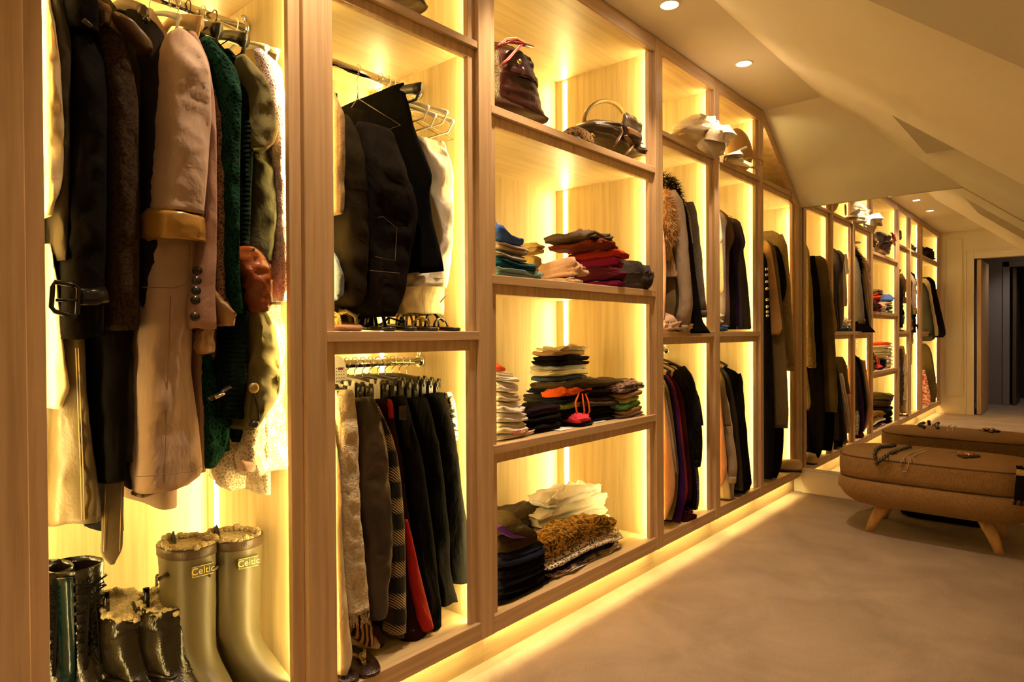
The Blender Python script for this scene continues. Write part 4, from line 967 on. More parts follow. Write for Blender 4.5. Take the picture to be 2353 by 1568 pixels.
# sandals on the middle shelf
GSH = 'sandals on the shelf under the trousers'
def sandal(label, x, y, z, ang, L, W_, sole_m, strap_m, kind='flat', seed=0, lift=0.0, name='sandal', group=GSH, heel=0.0):
    t = thing(name, label, 'sandal', (x, y, z), group); ca, sa = math.cos(ang), math.sin(ang)
    def P(u, v, w_): return (x + v * ca - u * sa, y + v * sa + u * ca, z + w_)      # u along length (toe at -L/2), v across
    ol = [];
    for k in range(28):
        a = 2 * PI * k / 28; u = -math.cos(a) * L / 2; wv = W_ / 2 * (1.0 - .22 * math.sin(PI * (u / L + .5)) ** 2 * (1 if u > 0 else .2)) * (1.0 if u < 0 else .82)
        ol.append((u, math.copysign(abs(math.sin(a)) ** .75, math.sin(a)) * wv))
    def hz(u): return lift * math.sin(max(0, (u / L + .5)) * PI * .5) + heel * max(0, u / L + .1)
    th = .012 if kind != 'slab' else .022
    m = MB(); m.loft([[P(u * s, v * s, hz(u) + w_) for u, v in ol] for s, w_ in ((.96, 0), (1.0, .003), (1.0, th - .003), (.97, th))], True); obj('sole', m, sole_m, t)
    s = MB()
    if kind in ('flat', 'slab'):
        for (u0, hh) in ((-.16, .045), (.02, .05)):
            s.tube([P(u0 * L, -W_ * .46, th), P(u0 * L, -W_ * .36, th + hh * .7), P(u0 * L, 0, th + hh), P(u0 * L, W_ * .36, th + hh * .7), P(u0 * L, W_ * .46, th)], .012, 6, flat=.3)
    elif kind == 'toepost':
        for v in (-1, 1): s.tube([P(-.28 * L, 0, th), P(-.24 * L, v * .004, th + .018), P(-.08 * L, v * W_ * .30, th + .03), P(.12 * L, v * W_ * .44, th + .006)], .0055, 6, flat=.6)
        s.tube([P(-.24 * L, -.006, th + .022), P(-.24 * L, .006, th + .022)], .010, 8)
    else:   # gladiator loops
        for (u0, hh) in ((-.2, .03), (-.05, .05), (.12, .065), (.28, .07)):
            s.tube([P(u0 * L, W_ * .46 * math.cos(a), th + hh * math.sin(a)) for a in (PI * k / 8 for k in range(9))], .004, 6)
        s.tube([P(-.25 * L, 0, th + .02), P(-.05 * L, 0, th + .05), P(.2 * L, 0, th + .068)], .004, 6)
    obj('straps', s, strap_m, t)
    if heel > .01: obj('heel', MB().box(*P(L * .30, -.02, 0), *P(L * .46, .02, heel * .4)), sole_m, t)
    return t
s_tan = fabric('tan_cork', (.42, .22, .12), (.30, .15, .08), 'tweed', sheen=0, bump=.4); s_gold = fabric('beaded_gold_strap', (.55, .40, .12), (.16, .09, .02), 'leopard', scale=4, sheen=0, bump=.9, rough=.4)
s_blk = fabric('black_patent', (.015, .011, .010), kind='leather', rough=.25, sheen=0); s_brn = fabric('dark_brown_patent', (.05, .022, .014), kind='leather', rough=.25, sheen=0)
Z1 = 1.089
for i, (px, yy, ang, sm, st_, kd, lab, lf) in enumerate(((790, .13, .05, s_tan, s_gold, 'flat', 'tan cork sandal with gold beaded strap, beside the post', .01), (838, .13, -.25, s_tan, s_gold, 'flat', 'tan cork sandal with gold strap, second along the shelf', .02),
    (905, .14, -.05, s_blk, s_blk, 'flat', 'black patent sandal, left of its pair', .008), (962, .14, -.18, s_blk, s_blk, 'toepost', 'black patent sandal with raised sole, right of its pair', .015),
    (1008, .15, .0, s_brn, s_gold, 'loops', 'dark brown sandal with looped straps, middle of the right group', .005), (1046, .14, .12, s_brn, s_blk, 'loops', 'dark brown sandal with thin loops, nearest the side panel', .008))):
    xx = at(px, 745, 1, .02)[0]; sandal(lab, xx, yy, Z1, ang, .245, .072, sm, st_, kd, i, lf)

# lower half
k_bou = fabric('cream_boucle', (.78, .64, .42), (.64, .50, .31), 'boucle', scale=1.3, bump=1.0); k_patt = fabric('yellow_patterned_silk', (.50, .36, .12), (.14, .09, .03), 'print', scale=.6)
k_bsat = fabric('brown_ruched_satin', (.055, .034, .022), (.022, .014, .010), 'satin', rough=.38); k_tart = fabric('cream_black_twill_blocks', (.52, .38, .20), (.010, .012, .012), 'tartan', bump=.4)
k_mar = fabric('deep_maroon_crepe', (.035, .010, .008), (.022, .007, .006)); k_red = fabric('scarlet_lining', (.36, .012, .005), (.28, .009, .004), rough=.6)
k_bw = fabric('black_white_print', (.80, .74, .62), (.02, .018, .015), 'print', scale=.5)
hung('skirt', 'long cream skirt cut by the oak post, flaring at the hem', 'skirt', GS, .985, .93, .24, k_cream, [('front', None, [(955, 764, 767), (1130, 764, 770), (1250, 764, 778), (1400, 766, 792), (1470, 768, 800), (1500, 768, 806), (1530, 768, 802), (1543, 770, 790)], .02, .10, {'wr': .004, 'n': 40})], seed=1, y1=.4)
hung('skirt', 'yellow patterned silk skirt between the post and cream bouclé', 'skirt', GS, 1.0, .90, .40, k_patt, [('front', None, [(930, 764, 774), (1000, 766, 780), (1100, 767, 788), (1200, 768, 790), (1290, 768, 786)], .06, .07, {})], seed=2)
t = hung('skirt', 'cream bouclé wool skirt with a fringed hem', 'skirt', GS, 1.015, .92, .36, k_bou, [('front', None, [(898, 776, 816), (908, 776, 821), (1000, 777, 822), (1100, 779, 822), (1200, 780, 827), (1300, 785, 836), (1380, 790, 846), (1404, 792, 849)], .015, .09, {'wr': .010, 'n': 60})], seed=3)
m = MB(); rn = random.Random(4)
for k in range(26):
    px = 793 + 55 * (k + rn.random()) / 26; a = at(px, 1398, 1, .03 + .03 * rn.random()); b = at(px + rn.uniform(-7, 7), 1418, 1, .03); c = at(px + rn.uniform(-6, 6), rn.uniform(1428, 1444), 1, .03); m.tube([a, b, c], .0016, 4)
obj('fringe', m, k_bou, t, kind='stuff')
hung('scarf', 'black and tan striped knit end below the fringe', 'scarf', GS, 1.045, .50, .25, fabric('black_tan_stripe', (.38, .20, .07), (.015, .012, .01), 'stripe_v', scale=3.5), [('front', None, [(1380, 800, 846), (1420, 797, 850), (1450, 806, 856), (1472, 824, 858), (1482, 838, 856)], .055, .06, {'wr': .006})], seed=4, body=False)
hung('trousers', 'dark brown satin trousers ruched towards the ankle', 'trousers', GS, 1.09, .92, .30, k_bsat, [('front', None, [(915, 822, 864), (925, 822, 868), (980, 822, 882), (1040, 822, 891), (1100, 823, 893), (1180, 828, 898), (1220, 832, 903), (1260, 838, 900), (1330, 842, 892), (1400, 846, 888), (1419, 850, 880)], .03, .10, {'wr': .009, 'n': 60})], seed=5)
hung('skirt', 'black skirt with cream twill blocks, between satin and maroon', 'skirt', GS, 1.135, .91, .25, k_tart, [('front', None, [(930, 862, 872), (1000, 874, 900), (1100, 888, 915), (1200, 894, 925), (1330, 896, 928), (1452, 900, 928)], .05, .09, {'wr': .003})], seed=6)
t = hung('skirt', 'deep maroon skirt with a scarlet lining at its edge', 'skirt', GS, 1.175, .91, .22, k_mar, [('front', None, [(918, 868, 898), (960, 880, 906), (1050, 895, 917), (1200, 908, 936), (1350, 918, 962), (1430, 925, 982), (1470, 928, 978)], .065, .09, {'wr': .004}),
    ('lining', k_red, [(1195, 934, 938), (1260, 937, 951), (1340, 945, 970), (1420, 962, 990), (1447, 974, 997)], .050, .03, {'wr': .002}), ('waist_lining', k_red, [(918, 893, 899), (930, 895, 902), (945, 898, 903), (962, 899, 903)], .050, .02, {'wr': .001})], seed=7)
for i, (lab, X, rows, yf) in enumerate((
    ('black crepe skirt with a brown leather tab at the waist', 1.22, [(912, 904, 940), (1000, 912, 955), (1100, 925, 972), (1200, 940, 986), (1300, 955, 998), (1400, 975, 1010), (1442, 986, 1013)], .055),
    ('black pleated skirt, second from the side panel', 1.28, [(915, 940, 988), (1000, 955, 1000), (1100, 965, 1012), (1200, 980, 1022), (1300, 995, 1030), (1386, 1008, 1045)], .065),
    ('black flared skirt nearest the lit side panel', 1.35, [(905, 985, 1026), (1000, 1000, 1040), (1150, 1015, 1056), (1250, 1028, 1072), (1325, 1036, 1073), (1337, 1040, 1070)], .06))):
    t = hung('skirt', lab, 'skirt', GS, X, .92, (.20, .28, .36)[i], k_blk2, [('front', None, rows, yf, .10, {'wr': .004, 'fold': (60, .010)})], seed=8 + i)
    if i == 0: obj('leather_tab', MB().bbox(*at(915, 966, 1, .05), *(at(933, 932, 1, .05) - np.array((0, .006, 0)))), s_brn, t, 'brown leather tab')
hung('skirt', 'white skirt with black print against the side panel', 'skirt', GS, 1.415, .92, .66, k_bw, [('front', None, [(902, 1026, 1040), (950, 1030, 1047), (1012, 1038, 1050)], .075, .05, {'wr': .003})], seed=12, y1=.4)
# trouser and skirt hangers
ZL = .99
for i in range(15):
    X = .985 + i * .0295; kd = 'black' if i not in (3, 6, 12) else ('white' if i != 12 else 'black'); half = .155
    what = ['cream skirt by the post', 'yellow patterned skirt', 'cream bouclé skirt', 'bouclé skirt, white with big clips', 'ruched satin trousers', 'ruched satin trousers, at the back', 'twill block skirt, white with clips', 'maroon skirt', 'maroon skirt, at the back', 'brown-tabbed black skirt', 'brown-tabbed black skirt, right one', 'pleated black skirt', 'pleated black skirt, right one', 'flared black skirt', 'printed white skirt'][i]
    h = hanger('%s clip hanger over the %s' % ('white' if kd == 'white' else 'black', what), X, ZL, kd, half=half, drop=.022, group='clip hangers on the skirt rail', neck=.045 + .006 * (i % 3), hmat=WIRE, name='clip_hanger')
    zc = ZL - .075 - .006 * (i % 3)
    for s in (-1, 1):
        yc = .28 + s * half * .93; m = MB(); m.bbox(X - .011, yc - .011, zc - .045, X + .011, yc + .011, zc + .020, .003); m.tube([(X - .009, yc, zc + .012), (X - .014, yc, zc + .034)], .007, 6); m.tube([(X + .009, yc, zc + .012), (X + .014, yc, zc + .034)], .007, 6)
        obj('clip', m, BLACKP if kd == 'black' else WHITEP, h)
    if kd == 'black' and i in (1, 4):
        pt = MB(); pt.loft([[(X - .007, .28 + y, ZL - .045 - z) for y, z in ((-.05, .035), (-.035, .010), (-.012, 0), (.012, 0), (.035, .010), (.05, .035))], [(X - .0, .28 + y, ZL - .045 - z) for y, z in ((-.05, .035), (-.035, .010), (-.012, 0), (.012, 0), (.035, .010), (.05, .035))]], True, smooth=False)
        obj('name_plate', pt, BLACKP, h); text('plate_lettering', 'FOLLY', plain('white_print', (.85, .82, .75), .5), h, (X - .008, .262, ZL - .070), (0, -1, 0), (0, 0, 1), .022)
# perforated scent tag
def perforated(label, X, y, z, w_, h_, group):
    t = thing('scented_hanging_tag', label, 'tag', (X, y, z), group); n = 20; m = MB(); k = w_ / 2
    ol = [(math.cos(a) * k, math.sin(a) * h_ / 2 * (1.15 if math.sin(a) > 0 else .9)) for a in (2 * PI * q / n for q in range(n))]
    m.loft([[(X + u, y - .004, z + v) for u, v in ol], [(X + u, y, z + v) for u, v in ol]], True, smooth=False); obj('tag_plate', m, WHITEP, t)
    d = MB()
    for r in range(6):
        for c in range(5):
            u, v = (c - 2) * k * .30, (r - 3) * h_ * .10 - .0; d.tube([(X + u, y - .0045, z + v), (X + u, y - .0052, z + v)], .0016, 6)
    obj('holes', d, plain('dark_hole', (.10, .07, .04), .9), t, kind='stuff'); obj('printed_band', MB().bbox(X - k * .1, y - .0052, z + h_ * .14, X + k * .5, y - .004, z + h_ * .22, .0003), plain('plum_print', (.20, .03, .10), .6), t, 'plum printed band')
    h = MB(); hook(h, X, .28, ZL, .0016, neck=.03); h.tube([(X, .28, ZL - .03), (X, (y + .28) / 2, ZL - .012), (X, y, z + h_ * .5)], .0015, 5); obj('hook', h, WHITEP, t); return t
perforated('cream perforated scented tag hanging at the post end of the skirt rail', at(777, 860, 1, .22)[0], .22, .963, .055, .095, 'scented hanging tags')
# shoes on the cabinet floor
zf = ZRT
def flipflop(px, py, lab, ang=.0, L=.25): 
    p = at(px, py, 2, zf); return sandal(lab, p[0], p[1] + L * .30, zf, ang, L, .095, s_brn, s_gold, 'toepost', 2, .004, 'flip_flop', 'pair of jewelled flip-flops')
flipflop(848, 1538, 'dark brown jewelled flip-flop under the satin trousers', -.15); flipflop(782, 1562, 'dark brown jewelled flip-flop cut by the oak post', .1)
p = at(880, 1490, 2, zf); c_brboot = fabric('brown_suede', (.085, .045, .02), (.06, .03, .014), sheen=.3)
m = MB(); m.loft([[(p[0] + .035 * math.cos(a) * s, p[1] + .16 + dy + .045 * math.sin(a) * s2, zf + z) for a in (2 * PI * k / 20 for k in range(20))] for z, s, s2, dy in ((0, 1.1, 3.0, -.02), (.02, 1.15, 3.05, -.02), (.05, 1.1, 2.6, -.01), (.08, 1.05, 1.8, .03), (.12, 1.05, 1.2, .06), (.20, 1.15, 1.25, .06))], True)
o = obj('ankle_boot', m, c_brboot, origin=(p[0], p[1] + .16, zf)); tag(o, 'brown suede ankle boot behind the flip-flop', 'boot', 'pair of suede boots')
c_nude = fabric('nude_leather', (.55, .40, .24), kind='leather', rough=.35, sheen=0)
p = at(832, 1482, 2, zf + .03); m = MB()
m.loft([[(p[0] + x + w_ * math.cos(a), p[1] + y, zf + z + h_ * math.sin(a)) for a in (2 * PI * k / 16 for k in range(16))] for x, y, z, w_, h_ in ((.035, -.03, .022, .006, .008), (.030, 0, .026, .022, .016), (.02, .04, .032, .034, .020), (.0, .10, .045, .034, .028), (-.02, .17, .07, .028, .034), (-.03, .22, .085, .026, .03))], True)
o = obj('pointed_shoe', m, c_nude, origin=(p[0], p[1], zf)); tag(o, 'nude pointed shoe poking out under the striped knit', 'shoe')
p0 = at(912, 1488, 2, zf); p1 = at(980, 1470, 2, zf)
folded('wool_cap', 'grey marl woollen cap lying on the bay floor', 'cap', None, p0[0] + .02, p1[0] - .01, p0[1] + .005, p0[1] + .16, zf, zf + .045, fabric('grey_marl', (.20, .19, .20), (.06, .055, .06), 'tweed', scale=.8), layers=1, seed=3, wr=.01, flatp=.8)
# ------------------------------------------------------------------ shelf bay: bags, knitwear, folded tops, piles
def kn(n, c, c2=None, **k): return fabric(n, c, c2, k.pop('kind', 'tweed'), scale=k.pop('scale', .9), bump=k.pop('bump', .5), sheen=.5, **k)
k_blue = kn('cornflower_wool', (.06, .13, .48), (.035, .09, .36)); k_grei = kn('greige_wool', (.42, .33, .26), (.34, .26, .2)); k_ribg = kn('grey_rib_knit', (.30, .28, .22), (.12, .11, .09), kind='rib', scale=2.5)
k_pet = kn('petrol_blue_knit', (.015, .09, .15), (.008, .05, .09)); k_seaf = kn('dusty_teal_knit', (.16, .25, .26), (.11, .18, .19))
k_bei = kn('camel_pink_wool', (.58, .36, .22), (.48, .28, .17)); k_yel = kn('mustard_cream_knit', (.55, .40, .14), (.42, .3, .1)); k_roll = kn('cream_rib_knit', (.62, .42, .26), (.4, .25, .14))
k_mag = kn('magenta_knit', (.22, .012, .10), (.14, .007, .06)); k_plum = kn('plum_wool', (.11, .012, .028), (.07, .008, .02)); k_rasp = kn('raspberry_wool', (.28, .012, .055), (.2, .008, .04))
k_scar = kn('tomato_wool', (.42, .03, .010), (.32, .02, .008)); k_rus = kn('rust_wool', (.20, .035, .010), (.13, .02, .007)); k_moc = kn('mocha_jersey', (.13, .09, .06), (.09, .06, .045), kind='plain')
k_chc = kn('charcoal_felt', (.055, .045, .042), (.03, .025, .024))
G2 = 'folded knitwear on the second shelf'
S = lambda *a, **k: stack(*a, **k)
zs2 = 1.2725
S(zs2, .03, .30, [(1140, 1264, 616, k_seaf, 'jumper', 'dusty teal jumper at the bottom of the left knitwear pile', dict(wr=.008)), (1140, 1248, 597, k_pet, 'jumper', 'petrol blue jumper, second from the bottom of the left pile', {}),
    (1140, 1226, 580, k_ribg, 'cardigan', 'grey ribbed cardigan with a rolled end in the left pile', dict(layers=2)), (1140, 1228, 560, k_grei, 'jumper', 'greige jumper under the bright blue one', {}), (1140, 1216, 522, k_blue, 'jumper', 'cornflower blue jumper on top of the left pile', dict(layers=1, sag=.5, roll=-.5, wr=.004))], G2)
S(zs2, .27, .20, [(1190, 1252, 575, k_yel, 'jumper', 'mustard cream jumper lying behind the camel one', dict(z0=zs2)), (1195, 1256, 553, k_yel, 'jumper', 'ruffled mustard cream top behind the blue jumper', {})], G2)
S(zs2, .015, .20, [(1290, 1345, 634, k_roll, 'jumper', 'cream rib jumper rolled under the camel one', dict(dd=.15)), (1226, 1350, 585, k_bei, 'jumper', 'big camel pink wool jumper in the middle of the shelf', dict(sag=.45, wr=.010, layers=1, roll=-.25))], G2)
S(zs2, .00, .26, [(1340, 1438, 637, k_mag, 'jumper', 'magenta ribbed jumper at the bottom of the red pile', dict(layers=1)), (1325, 1438, 603, k_plum, 'jumper', 'plum jumper with a small white tag', dict(layers=1, wr=.008)), (1316, 1441, 581, k_rasp, 'jumper', 'raspberry jumper in the middle of the red pile', dict(layers=1)),
    (1300, 1446, 560, k_scar, 'jumper', 'tomato red jumper in the red pile', dict(layers=1)), (1252, 1434, 541, k_rus, 'jumper', 'rust brown jumper near the top of the red pile', dict(layers=1, wr=.010)), (1240, 1424, 522, k_moc, 'jumper', 'mocha jersey top crowning the red pile', dict(layers=1, wr=.012, sag=.4))], G2)
S(zs2, -.012, .24, [(1425, 1503, 580, k_chc, 'jumper', 'charcoal felt jumper overhanging the shelf edge by the post', dict(sag=.6, wr=.008, layers=1, roll=-.4))], G2)

# third shelf
G3 = 'folded tops on the third shelf'; z3 = .7185
wht = [fabric('white_jersey_%s' % c, a, b, bump=.3) for c, a, b in (('one', (.84, .77, .66), (.70, .62, .5)), ('two', (.78, .68, .5), (.66, .56, .38)), ('three', (.86, .80, .74), (.74, .66, .58)))]
f_red = fabric('coral_red_jersey', (.75, .10, .035), (.62, .07, .02)); f_nav = fabric('navy_jersey', (.022, .026, .052), (.014, .016, .035)); f_blk = fabric('black_jersey', (.016, .012, .012), (.009, .007, .008), sheen=.15)
f_aub = fabric('aubergine_jersey', (.030, .016, .026), (.018, .010, .016)); f_umb = fabric('umber_jersey', (.075, .050, .030), (.05, .034, .022)); f_pal = fabric('pale_blue_shirt', (.42, .42, .42), (.3, .3, .32)); f_cr = fabric('cream_jersey', (.76, .65, .42), (.62, .5, .3))
f_org = fabric('orange_swim_fabric', (.85, .14, .02), (.65, .09, .012)); f_lime = fabric('lime_top', (.30, .38, .05), (.2, .27, .03)); f_grn = fabric('leaf_green_top', (.10, .24, .05), (.06, .16, .03)); f_pgr = fabric('pale_green_top', (.45, .48, .18), (.33, .36, .12))
f_pnk = fabric('hot_pink_top', (.70, .05, .09), (.5, .03, .06)); f_mau = fabric('mauve_brown_top', (.20, .13, .11), (.13, .085, .07)); f_cam = fabric('camel_top', (.36, .22, .10), (.26, .16, .07))
WN = ['lowest', 'second', 'third', 'fourth', 'fifth', 'sixth', 'seventh']
S(z3, .04, .30, [(1140, (1246, 1224, 1220, 1214, 1204, 1200, 1199)[i], (982, 960, 938, 915, 895, 872, 852)[i], wht[i % 3], 't_shirt', 'white folded t-shirt, %s from the bottom of the white pile' % WN[i] if i else 'white folded t-shirt with red lettering, lowest of the white pile', dict(layers=2, wr=.007)) for i in range(7)] +
    [(1140, 1172, 836, f_red, 't_shirt', 'coral red t-shirt on top of the white pile', dict(layers=1))], G3)
q = at(1206, 995, 1, .036); o_ = [o for o in bpy.data.objects if o.get('label', '').startswith('white folded t-shirt with red')][0]
text('shirt_lettering', 'EXERCISE', plain('red_print', (.5, .04, .03), .7), o_, (q[0] - .02, .036, q[2] + .004), (1, 0, 0), (0, 0, 1), .022)
S(z3, .20, .15, [(1200, 1305, 925, f_blk, 't_shirt', 'black top at the bottom of the tall mixed pile', dict(fl=0, layers=2)), (1196, 1345, 903, fabric('olive_black_trim', (.05, .045, .03), (.02, .018, .014)), 't_shirt', 'dark olive-trimmed top in the tall mixed pile', dict(fl=0, layers=2)), (1205, 1342, 889, f_nav, 't_shirt', 'navy top with pale piping in the tall mixed pile', dict(fl=0)),
    (1216, 1362, 874, f_cr, 't_shirt', 'cream top with red end in the tall mixed pile', dict(fl=0)), (1212, 1358, 862, fabric('slate_blue_top', (.07, .10, .17), (.04, .06, .11)), 't_shirt', 'slate blue top in the tall mixed pile', dict(fl=0, layers=1)), (1210, 1362, 849, f_cr, 't_shirt', 'cream top above the slate blue one', dict(fl=0, layers=2)),
    (1218, 1362, 838, f_pal, 'shirt', 'pale grey shirt in the tall mixed pile', dict(fl=0, layers=1)), (1214, 1363, 828, f_blk, 't_shirt', 'black top with coral drawcord in the tall mixed pile', dict(fl=0, layers=1)), (1217, 1360, 816, f_blk, 't_shirt', 'black top, third from the top of the tall mixed pile', dict(fl=0, layers=1)),
    (1216, 1352, 805, f_cam, 't_shirt', 'light brown top under the cream ones', dict(fl=0, layers=1)), (1232, 1358, 795, f_cr, 'blouse', 'cream ruffled blouse crowning the tall mixed pile', dict(fl=0, layers=2, wr=.012, sag=.4))], G3)
S(z3, .05, .16, [(1200, 1303, 968, f_blk, 't_shirt', 'black top at the bottom of the front black pile', dict(layers=2)), (1204, 1303, 948, f_blk, 't_shirt', 'black top in the middle of the front black pile', {}), (1206, 1303, 924, f_aub, 't_shirt', 'aubergine top on the front black pile', dict(layers=1, sag=.4))], G3)
S(z3, .09, .14, [(1300, 1358, 958, f_aub, 't_shirt', 'dark plum top under the orange swimwear', {}), (1298, 1362, 936, f_blk, 't_shirt', 'black top with red specks under the orange swimwear', {}), (1296, 1352, 922, f_lime, 'top', 'lime green strappy top', dict(layers=1)), (1296, 1350, 908, f_nav, 't_shirt', 'navy top under the orange swimwear', {}), (1300, 1360, 892, f_org, 'bikini', 'orange bikini with dangling strings', dict(layers=1, wr=.012, sag=.4))], G3)
m = MB()
for a, b in ((1330, 1322), (1345, 1352), (1338, 1340)): m.tube([at(a, 905, 1, .075), at(b, 925, 1, .062), at(b + 3, 945, 1, .060), at((a + b) / 2, 958, 1, .064)], .0035, 6)
ob = [o for o in bpy.data.objects if o.get('label', '') == 'orange bikini with dangling strings'][0]; obj('strings', m, f_org, ob)
S(z3, .035, .12, [(1330, 1370, 968, f_nav, 'sleep_mask', 'dark eye-shaped sleep mask with white rim at the shelf edge', dict(layers=1, cat='mask', flatp=.9)), (1328, 1366, 952, f_pnk, 'top', 'hot pink top on the sleep mask', dict(layers=1, wr=.01))], G3)
pc = at(1300, 981, 1, .03); o = obj('paper_card', MB().bbox(pc[0] - .03, .03, z3, pc[0] + .05, .09, z3 + .002, .0004), plain('white_card', (.85, .82, .78), .6), origin=(pc[0], .06, z3)); tag(o, 'small white paper card lying at the shelf edge', 'card', 'paper cards on the third shelf')
pc = at(1380, 965, 1, .04); o = obj('paper_card', MB().bbox(pc[0] - .02, .05, z3, pc[0] + .06, .11, z3 + .002, .0004), plain('white_card', (.85, .82, .78), .6), origin=(pc[0], .06, z3)); tag(o, 'white swing tag beside the dark right pile', 'card', 'paper cards on the third shelf')
S(z3, .07, .28, [(1345, 1434, 945, f_blk, 'trousers', 'black leggings at the bottom of the dark right pile', dict(layers=2)), (1342, 1434, 925, f_blk, 't_shirt', 'black top with a thin red line in the dark right pile', dict(layers=2)), (1345, 1440, 905, f_umb, 't_shirt', 'umber top in the dark right pile', {}), (1335, 1452, 887, f_aub, 't_shirt', 'aubergine top in the dark right pile', {}), (1330, 1462, 866, f_umb, 'jumper', 'large umber jumper topping the dark right pile', dict(layers=1, sag=.5, wr=.01))], G3)
S(z3, .03, .16, [(1432, 1490, 950, f_mau, 't_shirt', 'mauve brown top at the foot of the small right pile', {}), (1434, 1487, 941, f_mau, 't_shirt', 'mauve brown top, second in the small right pile', dict(layers=1)), (1436, 1480, 930, f_cam, 't_shirt', 'camel top in the small right pile', dict(layers=1)), (1430, 1479, 917, f_grn, 't_shirt', 'leaf green top in the small right pile', dict(layers=1)), (1432, 1477, 906, f_pgr, 't_shirt', 'pale green top in the small right pile', dict(layers=1)),
    (1432, 1480, 893, f_cam, 't_shirt', 'tan top above the greens', dict(layers=1)), (1425, 1484, 875, fabric('mauve_floral', (.30, .20, .19), (.05, .03, .035), 'print'), 'blouse', 'mauve floral blouse topping the small right pile', dict(layers=2, wr=.012))], G3)

# bottom compartment
G4 = 'folded piles in the bottom compartment'; z4 = ZRT
f_brn = fabric('chocolate_cotton', (.045, .026, .014), (.03, .018, .010)); f_twd = fabric('olive_tweed', (.13, .10, .045), (.07, .055, .025), 'tweed'); f_vio = fabric('violet_trim', (.16, .05, .42), (.12, .035, .33))
f_taup = fabric('washed_taupe_denim', (.085, .062, .045), (.055, .04, .03), 'tweed', scale=1.4, bump=.3)
f_leo = fabric('gold_black_snake_print', (.50, .28, .06), (.025, .018, .010), 'print', scale=.9); f_snk = fabric('white_black_snake_print', (.74, .62, .50), (.03, .025, .02), 'leopard', scale=1.7); f_lac = fabric('ivory_crochet', (.74, .60, .44), (.36, .26, .18), 'lace'); f_purpr = fabric('cream_violet_print', (.70, .56, .40), (.12, .06, .22), 'print', scale=.5)
S(z4, .30, .14, [(1165, 1300, 1195, f_taup, 'trousers', 'taupe denim shorts under the brown ones', dict(z0=z4)), (1160, 1300, 1150, f_taup, 'trousers', 'taupe brown denim trousers behind the dark pile', dict(sag=.7, wr=.012))], G4)
S(z4, .24, .12, [(1240, 1462, 1215, wht[1], 'shirt', 'cream striped shirt at the foot of the white heap', dict(layers=2)), (1243, 1452, 1175, wht[0], 'blouse', 'white blouse in the middle of the white heap', dict(wr=.014)), (1250, 1425, 1140, wht[0], 'blouse', 'white cotton blouse with ties in the white heap', dict(wr=.018, layers=2)), (1262, 1385, 1112, wht[2], 'blouse', 'white crumpled blouse crowning the white heap', dict(wr=.02, sag=.6, layers=1))], G4)
S(z4, .035, .26, [(1142, 1281, 1338, f_blk, 'trousers', 'black sweatpants at the bottom of the dark pile, hem over the rail', dict(wr=.01)), (1142, 1264, 1314, f_blk, 'trousers', 'black leggings with pale piping in the dark pile', dict(layers=2)), (1142, 1268, 1290, f_nav, 'trousers', 'navy sports trousers with toggle in the dark pile', dict(layers=2, wr=.01)), (1142, 1266, 1266, f_blk, 'trousers', 'black jersey trousers in the middle of the dark pile', {}),
    (1142, 1262, 1240, f_nav, 'trousers', 'blue-black trousers with violet edge in the dark pile', {}), (1142, 1252, 1200, f_brn, 'trousers', 'chocolate trousers with a violet patch', dict(layers=1, sag=.5)), (1142, 1208, 1160, f_twd, 'jumper', 'olive tweed jumper with orange edging on the dark pile', dict(layers=1, sag=.6))], G4)
ot = [o for o in bpy.data.objects if o.get('label', '') == 'chocolate trousers with a violet patch'][0]
m = MB(); a = [at(x, y, 1, .028) for x, y in ((1142, 1214), (1156, 1208), (1180, 1228), (1210, 1236), (1180, 1238), (1142, 1220))]; m.loft([[tuple(p) for p in a], [tuple(p + np.array((0, .02, 0))) for p in a]], True, smooth=False); obj('violet_patch', m, f_vio, ot)
S(z4, .045, .18, [(1268, 1442, 1304, f_lac, 'blouse', 'ivory crochet top at the bottom of the print pile', dict(wr=.012, layers=2)), (1270, 1440, 1276, f_purpr, 'blouse', 'cream top with violet flowers in the print pile', dict(wr=.012, layers=2)), (1262, 1432, 1256, f_nav, 'blouse', 'navy blouse in the print pile', dict(layers=1, wr=.01)), (1252, 1442, 1236, f_snk, 'blouse', 'white snakeskin-print top in the print pile', dict(layers=2)), (1240, 1432, 1200, f_leo, 'blouse', 'gold and black snakeskin-print blouse on the print pile', dict(layers=2, sag=.5, wr=.012))], G4)
S(z4, .24, .10, [(1400, 1462, 1215, f_blk, 'top', 'black top folded at the right of the print pile', dict(layers=2)), (1398, 1452, 1186, f_blk, 'top', 'black satin top draped at the right of the print pile', dict(layers=1, sag=.5))], G4)

# bags and shoes on the top shelf
z1 = 1.8195
l_wine = fabric('wine_leather', (.055, .005, .007), (.03, .003, .005), 'leather', rough=.3, sheen=0); l_red = fabric('red_strap_leather', (.38, .045, .045), (.28, .03, .03), 'leather', rough=.35, sheen=0); BRASSP = plain('brass_fitting', (.75, .55, .22), .25, 1.0)
xc = at(1190, 250, 1, .12)[0]
t = thing('handbag', 'wine red leather bucket bag with stitched red strap, beside the post', 'handbag', (xc, .14, z1), 'handbags on the top shelf')
front_part('body', t, l_wine, [(104, 1140, 1205), (112, 1132, 1216), (150, 1128, 1220), (195, 1126, 1226), (230, 1126, 1238), (255, 1130, 1246), (268, 1160, 1248), (277, 1200, 1246)], .03, .20, wr=.010, seed=3, n=40)
front_part('belt', t, l_wine, [(168, 1130, 1226), (190, 1130, 1228)], .020, .215, wr=.001, n=6, hem=False)
front_part('belt_loop', t, l_wine, [(157, 1200, 1226), (180, 1200, 1228)], .010, .03, wr=.001, n=6, hem=False)
st_ = plain('cream_stitch', (.85, .75, .62), .7)
